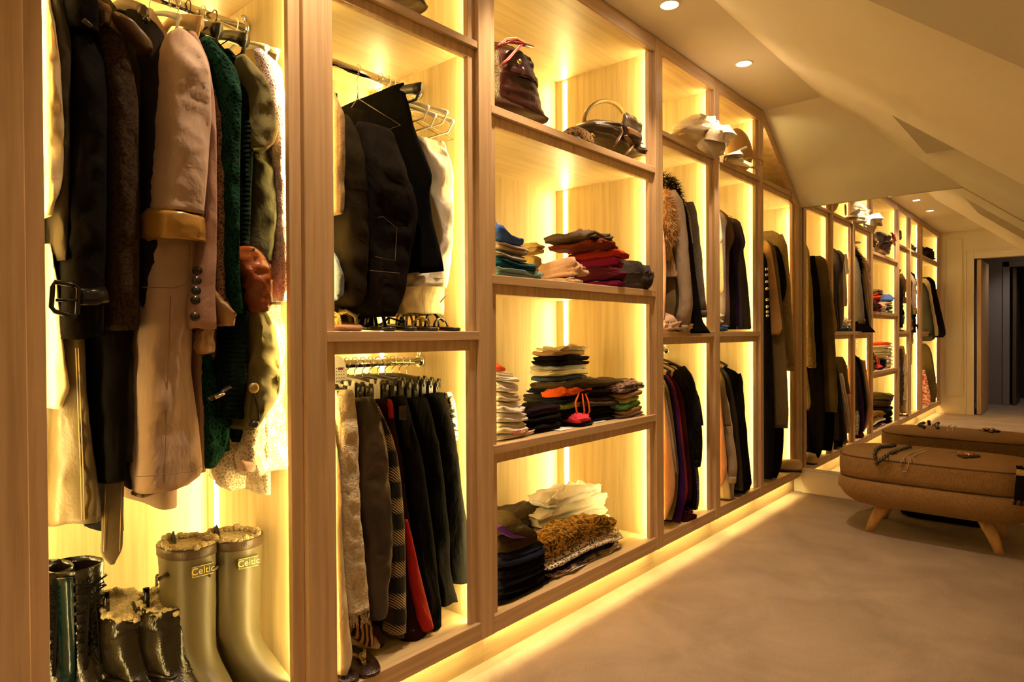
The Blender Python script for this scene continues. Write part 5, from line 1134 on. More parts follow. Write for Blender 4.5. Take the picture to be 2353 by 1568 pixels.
for pts in (((1140, 108), (1170, 96), (1196, 100), (1222, 108)), ((1196, 104), (1180, 122), (1166, 138), (1152, 150)), ((1140, 112), (1160, 94), (1185, 92), (1205, 104))):
    P_ = [at(x, y, 1, .018) for x, y in pts]; obj('strap', MB().tube(P_, .011, 8, flat=.35), l_red, t); obj('strap_stitching', MB().tube([p + np.array((.0, -.006, .007)) for p in P_], .0009, 4), st_, t)
obj('eyelet', MB().tube([at(1193.5, 142, 1, .024), at(1193.5, 142, 1, .018)], .009, 12), BRASSP, t, 'brass eyelet')
l_brn = fabric('chocolate_leather', (.060, .034, .018), (.03, .018, .010), 'leather', rough=.3, sheen=0); l_tan = fabric('tan_leather', (.17, .085, .035), kind='leather', rough=.35, sheen=0)
xc = at(1430, 340, 1, .12)[0]
t = thing('handbag', 'brown leather satchel bag with tall arched handle and tan straps', 'handbag', (xc, .14, z1), 'handbags on the top shelf')
front_part('body', t, l_brn, [(285, 1385, 1440), (295, 1370, 1472), (310, 1352, 1474), (330, 1358, 1480), (340, 1385, 1483), (352, 1420, 1482), (362, 1445, 1470)], .035, .20, wr=.016, seed=4, n=34)
front_part('side_gusset', t, l_brn, [(263, 1440, 1462), (270, 1436, 1474), (300, 1432, 1474), (330, 1440, 1472)], .012, .05, wr=.008, seed=5, n=20)
front_part('strap_band', t, l_tan, [(297, 1442, 1472), (316, 1444, 1473)], .004, .03, wr=.001, n=6, hem=False)
for pts in (((1424, 292), (1428, 305), (1420, 322), (1412, 336)), ((1452, 336), (1446, 346), (1438, 356)), ((1437, 312), (1444, 322), (1452, 334))):
    obj('strap', MB().tube([at(x, y, 1, .02) for x, y in pts], .010, 8, flat=.4), l_tan, t)
hp = [at(1390 + 48 * math.cos(a) * 1.0, 284 - 52 * math.sin(a), 1, .17) for a in (PI - PI * k / 16 for k in range(17))]
obj('handle', MB().tube(hp, .0095, 10), fabric('honey_leather', (.34, .19, .055), kind='leather', rough=.3, sheen=0), t, 'honey coloured arched handle')
c_leop = fabric('leopard_pony', (.42, .24, .09), (.02, .014, .008), 'leopard', scale=1.3)
def pump(label, px, py, ang, mat, group, z, y, L=.24, name='shoe', w_=.036, cat='shoe'):
    x = at(px, py, 1, y)[0]; t = thing(name, label, cat, (x, y, z), group); ca, sa = math.cos(ang), math.sin(ang)
    m = MB(); m.loft([[(x + u * L * ca - (ww * math.cos(a)) * sa, y + u * L * sa + ww * math.cos(a) * ca, z + zc + hh * math.sin(a)) for a in (2 * PI * k / 16 for k in range(16))]
        for u, ww, zc, hh in ((-.5, .006, .018, .010), (-.44, w_ * .8, .022, .020), (-.3, w_, .030, .028), (-.1, w_ * .92, .038, .036), (.1, w_ * .8, .040, .039), (.3, w_ * .78, .042, .040), (.45, w_ * .7, .042, .036), (.5, w_ * .3, .040, .020))], True)
    obj('upper', m, mat, t); s = MB(); s.loft([[(x + u * L * ca - v * sa, y + u * L * sa + v * ca, z + zz) for u, v in ((-.5, 0), (-.42, w_ * .9), (-.2, w_ * 1.05), (.2, w_ * .85), (.48, w_ * .7), (.48, -w_ * .7), (.2, -w_ * .85), (-.2, -w_ * 1.05), (-.42, -w_ * .9))] for zz in (0, .010)], True); obj('sole', s, s_blk, t)
    return t, x
t, x = pump('leopard-print slingback shoe behind its pair, thin strap loop standing up', 1312, 305, .35, c_leop, 'pair of leopard shoes', z1, .16)
obj('heel_strap', MB().tube([(x + .02, .15, z1 + .07), (x + .05, .16, z1 + .115), (x + .075, .17, z1 + .10), (x + .05, .17, z1 + .065)], .0025, 6), s_blk, t)
t, x = pump('leopard-print shoe with bow buckle in front on the top shelf', 1330, 318, .25, fabric('tan_leopard', (.34, .21, .10), (.05, .03, .015), 'leopard', scale=1.2), 'pair of leopard shoes', z1, .07)
obj('buckle', MB().tube([(x + .03, .03, z1 + .05), (x + .06, .035, z1 + .05), (x + .06, .04, z1 + .03), (x + .03, .035, z1 + .03), (x + .03, .03, z1 + .05)], .003, 6), BRASSP, t)
xx = at(1372, 325, 1, .05)[0]; o = folded('clutch_bag', 'small black clutch bag flat beside the brown satchel', 'clutch', 'handbags on the top shelf', xx - .09, xx + .04, .03, .15, z1, z1 + .028, s_blk, layers=2, wr=.002)
# dark bag over the trouser bay
xx = at(940, 10, 1, .1)[0]; t = thing('handbag', 'dark brown handbag cut off above the trouser bay', 'handbag', (xx, .14, 2.0), 'handbags on the top shelf')
front_part('body', t, l_brn, [(-110, 860, 935), (-60, 850, 965), (-20, 860, 972), (5, 885, 972), (22, 930, 968)], .03, .20, wr=.008, seed=8)
obj('handle', MB().tube([at(905 + 30 * math.cos(a), -110 - 45 * math.sin(a), 1, .12) for a in (PI * k / 12 for k in range(13))], .007, 8), l_tan, t)
# ------------------------------------------------------------------ bays right of the shelves
w_ = lambda n, c, c2=None, **k: fabric(n, c, c2, k.pop('kind', 'plain'), **k)
g_tanfur = w_('tan_fox_fur', (.62, .38, .16), (.42, .24, .09), kind='tweed', sheen=.6); g_blkfur = w_('black_fur', (.03, .018, .010), (.015, .010, .007), kind='tweed', sheen=.5)
g_bei = w_('beige_grey_cashmere', (.36, .28, .21), (.30, .23, .17), kind='tweed', scale=1.2, bump=.3); g_ribt = w_('tan_rib_knit', (.42, .27, .14), (.20, .12, .06), kind='rib', scale=1.2, bump=.9)
g_grey = w_('grey_melange_wool', (.17, .15, .13), (.09, .078, .07), kind='tweed', scale=.9); g_blk = w_('soft_black_knit', (.014, .011, .010), (.008, .007, .006), sheen=.15)
g_peach = w_('peach_silk', (.62, .36, .20), (.52, .29, .15), kind='satin', rough=.55); g_pchp = w_('blush_chiffon', (.78, .52, .38), (.66, .42, .29), bump=.3)
g_kha = w_('khaki_wool', (.17, .12, .05), (.12, .085, .035)); g_pur = w_('royal_purple_jersey', (.055, .012, .16), (.035, .008, .11), bump=.3); g_red = w_('brick_red_jersey', (.26, .028, .012), (.18, .02, .01))
g_mar = w_('maroon_velvet', (.075, .010, .010), (.04, .006, .006), sheen=.7); g_chk = w_('black_chunky_knit', (.022, .018, .016), (.010, .008, .008), kind='boucle', scale=.7, bump=1.0); g_gk = w_('grey_cable_scarf', (.20, .18, .16), (.06, .05, .045), kind='knit', scale=.5, bump=1.0)
g_wht = w_('white_poplin', (.85, .80, .70), (.74, .68, .56)); g_gry2 = w_('pale_grey_jersey', (.30, .26, .26), (.24, .2, .2)); g_brn = w_('brown_crepe', (.14, .075, .045), (.10, .05, .03)); g_purd = w_('deep_violet_satin', (.028, .010, .060), (.012, .006, .026), kind='satin', rough=.4)
g_shr = w_('black_sheer_satin', (.02, .018, .016), (.009, .008, .007), kind='satin', rough=.3); g_gc = w_('oatmeal_linen', (.44, .35, .26), (.36, .28, .20)); g_ivr = w_('ivory_rib', (.62, .50, .28), (.36, .27, .14), kind='rib', scale=2)
g_gold = w_('gold_metallic_tweed', (.34, .235, .08), (.18, .12, .04), kind='boucle', scale=1.5, rough=.5, spec=.5); g_tan = w_('tan_wool_facing', (.46, .27, .10), (.38, .22, .08)); g_jean = w_('mid_blue_denim', (.07, .11, .22), (.04, .07, .15), kind='tweed')
SG = side_garment
GCU = 'knitwear and coats in the upper bay right of the shelves'
SG('blouse', 'blush chiffon blouse glowing at the post, right of the shelf bay', 'blouse', GCU, 2.71, .02, [(1523, 520), (1528, 560), (1531, 620), (1530, 680), (1527, 735)], g_pchp, seed=1)
t = SG('coat', 'tan fox-fur gilet beside the post with pale hair', 'coat', GCU, 2.77, .045, [(1526, 436), (1540, 452), (1546, 480), (1548, 520), (1546, 556), (1538, 600)], g_tanfur, seed=2)
edge = [at_pl(x, y, 2.76) for x, y in ((1528, 445), (1537, 462), (1541, 490), (1542, 525), (1538, 555))]
fur_on('fur', t, [e + np.array((0, .03, 0)) for e in edge], [.03, .045, .05, .05, .04], 2600, .035, g_tanfur, 3)
SG('jumper', 'tan ribbed jumper sleeve hanging under the fox fur', 'jumper', GCU, 2.80, .05, [(1530, 540), (1540, 552), (1546, 580), (1552, 610), (1557, 637)], g_ribt, seed=3)
SG('jacket', 'dark brown jacket low behind the ribbed sleeve', 'jacket', GCU, 2.82, .035, [(1532, 560), (1545, 600), (1552, 650), (1556, 700), (1550, 735)], g_kha, seed=4)
t = SG('cardigan', 'long beige-grey cashmere cardigan filling the middle of the bay', 'cardigan', GCU, 2.87, .06, [(1532, 436), (1552, 446), (1566, 470), (1574, 510), (1581, 570), (1585, 620), (1590, 670), (1592, 705), (1586, 735), (1583, 757)], g_bei, sleeve=(.05, .97, .042), seed=5, pleat=(26, .010), n=44)
t = SG('coat', 'black coat with a long-haired black fur collar', 'coat', GCU, 2.945, .05, [(1540, 425), (1566, 452), (1580, 490), (1590, 560), (1599, 640), (1608, 700), (1614, 740), (1630, 758), (1634, 766)], g_blk, seed=6, n=44)
edge = [at_pl(x, y, 2.90) for x, y in ((1524, 418), (1538, 424), (1550, 436), (1562, 456), (1570, 480), (1576, 510))]
fur_on('fur_collar', t, [e + np.array((0, .03, 0)) for e in edge], [.045, .05, .045, .03, .022, .015], 2600, .04, g_blkfur, 5)
SG('jacket', 'dark violet-grey suit jacket between black coat and grey wool', 'jacket', GCU, 2.99, .03, [(1560, 452), (1578, 470), (1588, 500), (1594, 560)], g_gry2, seed=7)
SG('coat', 'grey melange wool coat nearest the lit side panel', 'coat', GCU, 3.05, .06, [(1562, 462), (1584, 466), (1597, 480), (1604, 520), (1610, 570), (1617, 630), (1623, 690), (1626, 722)], g_grey, sleeve=(.06, .97, .036), seed=8, n=44)
zz = 1.09
folded('blouse', 'blush blouse heaped on the middle shelf under the cardigan', 'blouse', GCU, 2.70, 2.84, -.0, .24, zz, zz + .09, g_pchp, layers=1, wr=.02, sag=.6, seed=3)
folded('blouse', 'pale pleated frill blouse end on the middle shelf beside the black coat', 'blouse', GCU, 2.86, 2.935, -.0, .2, zz, zz + .07, g_pchp, layers=2, wr=.02, sag=.5, seed=5)
hanger('thin wire hanger above the grey wool coat', 3.05, 1.905, 'wire', half=.2, drop=.11, group='hangers right of the shelves', neck=.05)
for x, l in ((2.77, 'wooden hanger inside the fox-fur gilet'), (2.87, 'wooden hanger inside the beige cardigan'), (2.945, 'wooden hanger inside the fur-collared coat')): hanger(l, x, 1.905, 'wood', half=.19, drop=.10, group='hangers right of the shelves', neck=.09)
GCL = 'garments in the lower bay right of the shelves'
for (nm, lab, cat, X, th, pts, mt, sd, kw) in (
    ('skirt', 'peach silk skirt curving out beside the post', 'skirt', 2.72, .05, [(1524, 890), (1530, 940), (1540, 1010), (1550, 1080), (1553, 1110), (1548, 1150), (1535, 1180), (1528, 1196)], g_peach, 1, {}),
    ('shirt', 'oatmeal shirt sliver between peach silk and khaki', 'shirt', 2.755, .02, [(1526, 885), (1535, 940), (1545, 1000), (1553, 1060), (1556, 1090)], g_gc, 2, {}),
    ('jacket', 'khaki wool jacket next to the oatmeal shirt', 'jacket', 2.79, .03, [(1526, 872), (1536, 890), (1546, 950), (1554, 1020), (1560, 1080), (1556, 1150), (1545, 1195)], g_kha, 3, {}),
    ('dress', 'black dress left of the royal purple one', 'dress', 2.825, .035, [(1526, 862), (1540, 880), (1552, 940), (1560, 1020), (1565, 1090), (1560, 1150), (1545, 1200)], g_blk, 4, {}),
    ('dress', 'royal purple dress whose hem reaches the bay floor', 'dress', 2.87, .045, [(1530, 862), (1545, 885), (1556, 940), (1564, 1010), (1571, 1070), (1574, 1120), (1571, 1165), (1563, 1202)], g_pur, 5, dict(n=44)),
    ('cardigan', 'brick red cardigan edge between purple and maroon', 'cardigan', 2.915, .025, [(1534, 862), (1550, 885), (1562, 940), (1570, 1020), (1577, 1090), (1580, 1130), (1574, 1160)], g_red, 6, {}),
    ('dress', 'maroon velvet dress left of the chunky black knit', 'dress', 2.955, .05, [(1538, 862), (1558, 880), (1572, 920), (1581, 1000), (1588, 1070), (1592, 1110), (1588, 1152)], g_mar, 7, {}),
    ('skirt', 'long black skirt below the chunky knit', 'skirt', 2.995, .04, [(1560, 880), (1578, 930), (1592, 1010), (1600, 1090), (1604, 1140), (1600, 1172)], g_blk, 8, {}),
    ('scarf', 'grey cable-knit scarf end hanging lowest behind the black knit', 'scarf', 3.03, .03, [(1590, 1000), (1600, 1050), (1606, 1100), (1606, 1150), (1602, 1172)], g_gk, 9, {}),
    ('jumper', 'chunky black knit jumper with bulky sleeve', 'jumper', 3.06, .06, [(1545, 835), (1570, 848), (1588, 866), (1597, 900), (1606, 940), (1612, 980), (1614, 1020), (1612, 1062)], g_chk, 10, dict(sleeve=(.08, .97, .045), wr=.010)),
    ('jacket', 'black bouclé jacket cuff nearest the side panel', 'jacket', 3.12, .04, [(1580, 872), (1598, 890), (1608, 915), (1614, 945), (1618, 978)], g_chk, 11, {})):
    SG(nm, lab, cat, GCL, X, th, pts, mt, seed=sd, **kw)
    hanger('hanger of the ' + lab.split(' ')[0] + ' ' + lab.split(' ')[1] + ' ' + nm + ' in the lower bay', X, .99, 'black' if sd % 2 else 'wood', half=.15, drop=.06, group='hangers in the lower bay right of the shelves', neck=.05)
p = at(1580, 1183, 2, ZRT + .03)
folded('velvet_scarf', 'maroon velvet scarf crumpled on the bay floor beside the purple hem', 'scarf', None, 2.90, 2.985, .01, .14, ZRT, ZRT + .055, g_mar, layers=2, wr=.012, seed=4)
perforated('cream perforated scented tag hanging above the black knits right of the shelves', 2.745, .10, .965, .06, .085, 'scented hanging tags')

GBU = 'dresses in the upper bay next to the end bay'
for (nm, lab, cat, X, th, pts, mt, sd, kw) in (
    ('shirt', 'white shirt sleeve at the left of the second hanging bay', 'shirt', 3.33, .03, [(1653, 486), (1657, 520), (1660, 550), (1658, 556), (1654, 560)], g_wht, 1, {}),
    ('shirt', 'cream long shirt beside the white sleeve', 'shirt', 3.36, .03, [(1653, 500), (1659, 560), (1662, 620), (1663, 668), (1660, 674)], k_cream, 2, {}),
    ('dress', 'pale grey jersey dress left of the brown crepe one', 'dress', 3.42, .04, [(1653, 483), (1664, 490), (1671, 505), (1673, 514), (1667, 524), (1667, 600), (1669, 680), (1668, 725), (1662, 746)], g_gry2, 3, {}),
    ('dress', 'brown crepe dress with flared short sleeves', 'dress', 3.50, .05, [(1655, 482), (1672, 492), (1682, 515), (1689, 545), (1686, 556), (1676, 575), (1674, 640), (1678, 700), (1678, 752)], g_brn, 4, {}),
    ('dress', 'black dress between brown crepe and deep violet satin', 'dress', 3.55, .04, [(1660, 500), (1676, 520), (1684, 580), (1688, 680), (1690, 757)], g_blk, 5, {}),
    ('dress', 'deep violet satin dress with flutter sleeve', 'dress', 3.60, .05, [(1672, 498), (1696, 500), (1706, 525), (1714, 556), (1714, 566), (1706, 575), (1702, 620), (1706, 690), (1708, 757)], g_purd, 6, dict(pleat=(40, .010))),
    ('dress', 'black satin dress with sheer sleeve nearest the side panel', 'dress', 3.68, .05, [(1684, 520), (1702, 530), (1707, 560), (1709, 590), (1713, 620), (1718, 680), (1723, 730), (1724, 757)], g_shr, 7, dict(pleat=(40, .008))),
    ('dress', 'black sequinned dress edge against the side panel', 'dress', 3.73, .03, [(1702, 560), (1712, 600), (1719, 660), (1725, 720), (1727, 755)], w_('black_sequins', (.05, .045, .04), (.01, .01, .01), kind='sequin'), 8, {})):
    SG(nm, lab, cat, GBU, X, th, pts, mt, seed=sd, **kw)
    hanger('%s hanger of the %s %s, upper bay by the end' % ('black' if sd % 2 else 'wooden', ' '.join(lab.split(' ')[:2]), nm), X, 1.905, 'black' if sd % 2 else 'wood', half=.17, drop=.10, group='hangers in the second bay right of the shelves', neck=.13)
hanger('large thin wire hanger over the dresses in the second hanging bay', 3.62, 1.905, 'wire', half=.2, drop=.10, group='hangers in the second bay right of the shelves', neck=.06)
folded('jeans', 'blue jeans folded on the middle shelf below the white shirts', 'jeans', None, 3.27, 3.40, .0, .24, zz, zz + .035, g_jean, layers=2, wr=.008)
folded('blouse', 'cream lace blouse heap on the folded blue jeans', 'blouse', None, 3.275, 3.36, .01, .2, zz + .034, zz + .12, k_cream, layers=1, wr=.02, sag=.5, seed=2)
GBL = 'trousers in the lower bay next to the end bay'
for (nm, lab, cat, X, th, pts, mt, sd, kw) in (
    ('shirt', 'peach blouse at the left of the lower end-side bay', 'blouse', 3.33, .04, [(1654, 880), (1660, 960), (1667, 1030), (1671, 1070), (1668, 1100), (1658, 1118)], g_peach, 1, {}),
    ('jacket', 'khaki jacket shoulder above the peach blouse', 'jacket', 3.38, .03, [(1654, 850), (1664, 870), (1672, 930), (1680, 980)], g_kha, 2, {}),
    ('skirt', 'ivory ribbed skirt lowest at the left', 'skirt', 3.41, .035, [(1656, 1000), (1668, 1060), (1676, 1110), (1680, 1148)], g_ivr, 3, {}),
    ('cardigan', 'oatmeal linen cardigan with a drooping hem', 'cardigan', 3.46, .06, [(1658, 880), (1671, 920), (1682, 980), (1690, 1030), (1696, 1070), (1694, 1095), (1688, 1115), (1687, 1145)], g_gc, 4, dict(sleeve=(.1, .8, .035))),
    ('jacket', 'dark green-black jacket right of the oatmeal cardigan', 'jacket', 3.53, .05, [(1660, 845), (1674, 860), (1683, 895), (1694, 960), (1702, 1040), (1708, 1100), (1708, 1128)], g_shr, 5, {}),
    ('coat', 'black wool coat in the middle of the lower end-side bay', 'coat', 3.59, .05, [(1666, 845), (1684, 856), (1692, 890), (1702, 950), (1710, 1030), (1716, 1110), (1712, 1135)], g_blk, 6, {}),
    ('coat', 'black coat nearest the side panel of the lower end-side bay', 'coat', 3.66, .055, [(1672, 845), (1694, 853), (1703, 868), (1707, 905), (1714, 980), (1722, 1050), (1728, 1112)], g_blk, 7, dict(sleeve=(.06, .96, .035)))):
    SG(nm, lab, cat, GBL, X, th, pts, mt, seed=sd, **kw)
    hanger('%s hanger of the %s %s, lower bay by the end' % ('black' if sd % 2 else 'wooden', ' '.join(lab.split(' ')[:2]), nm), X, .99, 'black' if sd % 2 else 'wood', half=.15, drop=.06, group='hangers in the lower end-side bay', neck=.05)
folded('shoe_bag', 'black cloth shoe bag on the floor below the black coats', 'bag', None, 3.60, 3.74, .02, .2, ZRT, ZRT + .06, g_blk, layers=1, wr=.01)
# end bay
GA = 'long garments in the end bay beside the mirror'
for (nm, lab, cat, X, th, pts, mt, sd, kw) in (
    ('dress', 'long black dress with a column of metal eyelets', 'dress', 3.96, .05, [(1752, 575), (1762, 590), (1766, 650), (1771, 740), (1777, 850), (1781, 960), (1781, 1060), (1774, 1102)], g_blk, 1, dict(n=44)),
    ('coat', 'tan-faced narrow coat between black dress and khaki coat', 'coat', 4.00, .03, [(1760, 553), (1772, 565), (1779, 610), (1788, 680), (1797, 740), (1799, 760), (1790, 770)], g_tan, 2, {}),
    ('coat', 'dark khaki long coat with hem near knee height', 'coat', 4.05, .06, [(1766, 553), (1781, 565), (1790, 630), (1799, 720), (1805, 800), (1809, 880), (1812, 950), (1810, 985)], g_kha, 3, dict(n=44)),
    ('gown', 'floor-length black gown at the back of the end bay', 'gown', 4.15, .05, [(1775, 560), (1788, 640), (1793, 760), (1798, 880), (1802, 990), (1800, 1040), (1796, 1075), (1786, 1098)], g_blk, 4, dict(n=44)),
    ('jacket', 'gold metallic jacket next to the mirror', 'jacket', 4.375, .05, [(1776, 530), (1794, 538), (1804, 560), (1811, 620), (1817, 690), (1821, 760), (1825, 820), (1827, 850)], g_gold, 5, dict(sleeve=(.05, .97, .04), n=44)),
    ('top', 'black feathered top hanging beside the gold jacket, seen in the mirror', 'top', 4.28, .08, [(1850, 580), (1866, 584), (1876, 604), (1883, 640), (1885, 670), (1880, 695), (1868, 712)], g_chk, 6, dict(wr=.016, mirror=True, dy=.03)),
    ('coat', 'brown-black coat behind the feathered top, seen in the mirror', 'coat', 4.21, .05, [(1852, 560), (1862, 600), (1868, 700), (1876, 790), (1885, 870), (1893, 934), (1886, 945)], g_kha, 7, dict(mirror=True, n=44, dy=.08)),
    ('gown', 'black gown with dragging hem low on the rail, seen in the mirror', 'gown', 4.235, .06, [(1852, 690), (1858, 760), (1868, 860), (1880, 950), (1890, 1020), (1893, 1050), (1884, 1066)], g_blk, 8, dict(mirror=True, n=44, dy=.08))):
    t = SG(nm, lab, cat, GA, X, th, pts, mt, seed=sd, **kw)
    if sd == 1:
        for y in (619, 632, 648, 664, 689, 705, 717, 726):
            c = at_pl(1758 + (y - 619) * .02, y, 3.925); obj('eyelet', MB().tube([c + np.array((-.004, -.01, 0)), c + np.array((.002, -.01, 0))], .009, 10), WIRE, t)
    hanger('cream padded hanger of the %s' % ' '.join(lab.split(' ')[:4]), X, 1.66 + .0, 'white', plain('cream_padded_satin', (.66, .5, .28), .4), half=.17, drop=.07, group='padded hangers in the end bay', neck=.05)
# shoes at the foot of the end bay
pump('cream and brown court shoe at the foot of the end bay', 1800, 1085, -1.2, fabric('cream_shoe_leather', (.62, .46, .28), kind='leather', rough=.4, sheen=0), 'pair of court shoes', ZRT, .06, L=.23, name='court_shoe')
pump('gold-speckled court shoe behind the cream one', 1806, 1065, -1.3, s_gold, 'pair of court shoes', ZRT, .17, L=.23, name='court_shoe')

# hats above
c_hat = fabric('white_straw', (.80, .72, .58), (.62, .52, .38), 'satin', rough=.5, bump=.3); c_sin = fabric('honey_sinamay', (.50, .31, .10), (.40, .24, .08), 'tweed', rough=.6)
zh = 2.0
def petal(m, c, L, W_, az, el, curl=.4):
    ax = Vector((math.cos(az) * math.cos(el), math.sin(az) * math.cos(el), math.sin(el))); sd = Vector((-math.sin(az), math.cos(az), 0)); up_ = ax.cross(sd); vs = []; n, k = 8, 6
    for s_ in (0, 1):
        for i in range(n + 1):
            g = i / n
            for j in range(k + 1):
                v = (j / k - .5) * 2; wv = W_ * math.sin(PI * min(1, g * .92 + .08)) ** .7
                p = Vector(c) + ax * (L * g) + sd * (wv * v) - up_ * (curl * W_ * (v * v) + curl * L * g * g * .5) + up_ * (s_ * .0018)
                vs.append(tuple(p))
    N = (n + 1) * (k + 1); fs = []
    for i in range(n):
        for j in range(k):
            a = i * (k + 1) + j; fs.append((a, a + 1, a + k + 2, a + k + 1)); fs.append((N + a, N + a + k + 1, N + a + k + 2, N + a + 1))
    m.add(vs, fs, True)
t = thing('hat', 'white folded occasion hat with a rolled stem, overhanging the top shelf', 'hat', (3.02, .08, zh), 'hats on the top shelf')
front_part('brim', t, c_hat, [(268, 1618, 1648), (282, 1600, 1658), (300, 1585, 1660), (318, 1570, 1660), (335, 1600, 1659), (350, 1622, 1655), (357, 1634, 1650)], -.055, .15, wr=.020, seed=2, n=36, power=.9)
m = MB(); c = at(1630, 300, 1, -.06)
for az, el, L, W_ in ((-1.2, .6, .085, .065), (-2.0, .2, .085, .07), (-.7, .0, .08, .06), (-1.4, -.5, .10, .075), (-2.4, -.6, .08, .06)): petal(m, tuple(c), L, W_, az, el, .95)
obj('folded_petals', m, c_hat, t)
m = MB(); ps = [at(1560, 307, 1, .04), at(1580, 300, 1, .0), at(1600, 284, 1, -.03), at(1612, 274, 1, -.04)]; m.tube(ps, [.016, .014, .012, .016], 10); m.tube([ps[-1], ps[-1] + np.array((.0, -.01, .02))], .02, 8); obj('rolled_stem', m, c_hat, t)
folded('scarf', 'white muslin scarf lying behind the white hat', 'scarf', None, 2.72, 2.98, .12, .34, zh, zh + .05, k_cream, layers=1, wr=.02, sag=.6, seed=6)
t = thing('hat', 'honey sinamay saucer hat with white feathers and petal trim', 'hat', (3.62, .10, zh), 'hats on the top shelf')
c = at(1700, 345, 1, .06); m = MB(); m.ell(c, (.15, .05, .115), 24, 10, rot=Matrix.Rotation(.25, 3, 'Y')); obj('saucer', m, c_sin, t)
m = MB(); c1 = at(1672, 362, 1, .0)
for az, el, L, W_ in ((-1.3, -.2, .13, .055), (-.4, .15, .14, .05), (-2.2, .2, .12, .05), (-1.0, .7, .11, .035)): petal(m, tuple(c1), L, W_, az, el, .35)
obj('petals', m, c_hat, t)
m = MB(); c2 = at(1670, 338, 1, .0); rn = random.Random(3)
for k in range(70):
    d = np.array((rn.gauss(0, .5), -.25 + rn.gauss(0, .2), rn.uniform(.2, 1.0))); d /= np.linalg.norm(d); L = rn.uniform(.04, .085); s = np.array((.0016, 0, .0005)); m.add([c2 - s, c2 + s, c2 + d * L + s * .3, c2 + d * L - s * .3], [(0, 1, 2, 3)], True)
obj('feathers', m, c_hat, t, kind='stuff')
m = MB(); lp = [at(1714 + 22 * (1 - math.cos(a)) - 5, 374 - 11 * math.sin(a), 1, -.015 - .02 * (1 - math.cos(a))) for a in (2 * PI * k / 20 for k in range(21))]; m.tube(lp, .0065, 8); obj('loop', m, c_sin, t)
m = MB(); c3 = at(1655, 312, 1, .10); m.ell(c3, (.05, .06, .03)); obj('crown_ribbon', m, l_brn, t, 'brown ribbon')

# ------------------------------------------------------------------ bay by the doorway, seen only in the mirror
GG = 'garments in the doorway bay, seen in the mirror'
for (nm, lab, cat, X, th, pts, mt, sd, kw) in (
    ('jacket', 'black feathered jacket swinging out beside the doorway, in the mirror', 'jacket', -.62, .08, [(2136, 637), (2148, 645), (2155, 680), (2163, 715), (2170, 745), (2175, 770), (2168, 776)], g_chk, 1, {}),
    ('jacket', 'cream-fronted jacket beside the black feathered one, in the mirror', 'jacket', -.48, .04, [(2128, 640), (2137, 648), (2142, 680), (2149, 720), (2157, 760), (2156, 772)], k_cream, 2, {}),
    ('blouse', 'black blouse with ragged hem in the mirror', 'blouse', -.36, .06, [(2124, 650), (2134, 670), (2140, 710), (2147, 750), (2150, 780), (2140, 784)], g_shr, 3, {}),
    ('coat', 'grey leather coat in the lower doorway bay, in the mirror', 'coat', -.55, .06, [(2128, 790), (2138, 800), (2143, 830), (2150, 870), (2154, 900), (2150, 925)], g_kha, 4, {}),
    ('coat', 'long black coat with red edge in the lower doorway bay, in the mirror', 'coat', -.68, .06, [(2128, 795), (2140, 806), (2146, 840), (2152, 880), (2150, 925)], g_blk, 5, {}),
    ('dress', 'red and white floral dress low in the doorway bay, in the mirror', 'dress', -.30, .05, [(2126, 850), (2131, 870), (2137, 900), (2140, 925), (2136, 940)], fabric('red_floral_print', (.62, .42, .34), (.30, .015, .02), 'print', scale=.4), 6, {})):
    SG(nm, lab, cat, GG, X, th, pts, mt, seed=sd, mirror=True, **kw)
folded('fur_bag', 'brown fur bag on the top shelf of the doorway bay, in the mirror', 'bag', None, -.72, -.30, .0, .30, 2.0, 2.16, c_brfur, layers=1, wr=.03, sag=.6, seed=9)
folded('handbag', 'dark glossy handbag on the shelf above the coats, in the mirror', 'handbag', None, .36, .52, .04, .26, 2.0, 2.12, l_brn, layers=1, wr=.02, sag=.5, seed=4)

# ------------------------------------------------------------------ upholstered bench with jewellery
f_ott = fabric('cinnamon_woven_upholstery', (.36, .20, .095), (.25, .135, .06), 'plain', scale=1.0, bump=.7, sheen=.25)
nt = f_ott.node_tree; wv = nd(nt, 'ShaderNodeTexNoise', Scale=1.0, Detail=3.0); link(nt, coords(nt, (420, 420, 60)), wv.inputs['Vector'])
rp = ramp(nt, wv.outputs['Fac'], [(.36, (.22, .125, .050)), (.66, (.34, .20, .088))]); link(nt, rp.outputs[0], nt.nodes['Principled BSDF'].inputs['Base Color'])
OC = (4.075, -.84); t = thing('bench', 'long cinnamon upholstered bench on splayed oak legs before the mirror', 'bench', (OC[0], OC[1], 0))
def race(hx, hy, z, n=64, e=.52): return [(OC[0] + hx * math.copysign(abs(math.cos(a)) ** e, math.cos(a)), OC[1] + hy * math.copysign(abs(math.sin(a)) ** e, math.sin(a)), z) for a in (2 * PI * k / n for k in range(n))]
m = MB(); m.loft([race(.255, .425, .296), race(.272, .442, .302), race(.276, .446, .33), race(.276, .446, .38), race(.272, .442, .408), race(.262, .432, .419), race(.22, .39, .429), race(.15, .3, .436), race(.07, .15, .439)], True); obj('seat_cushion', m, f_ott, t)
pip = MB()
for z, hx, hy in ((.411, .271, .441), (.302, .271, .441)): r_ = race(hx, hy, z); pip.tube(r_ + [r_[0], r_[1]], .0035, 6, cap=False)
obj('piping', pip, fabric('dark_piping', (.14, .075, .035), rough=.8), t, 'darker corded piping')
m = MB(); rings = []
for z, s in ((.296, .955), (.286, 1.0), (.26, 1.025), (.23, 1.03), (.20, 1.0), (.175, .94), (.155, .82), (.150, .6)):
    r_ = race(.276 * s, .446 + .276 * (s - 1), z)
    rings.append([(x, y, z_ + (.035 * max(0, (abs(y - OC[1]) - .30) / .15) ** 2 if z < .22 else 0)) for x, y, z_ in r_])
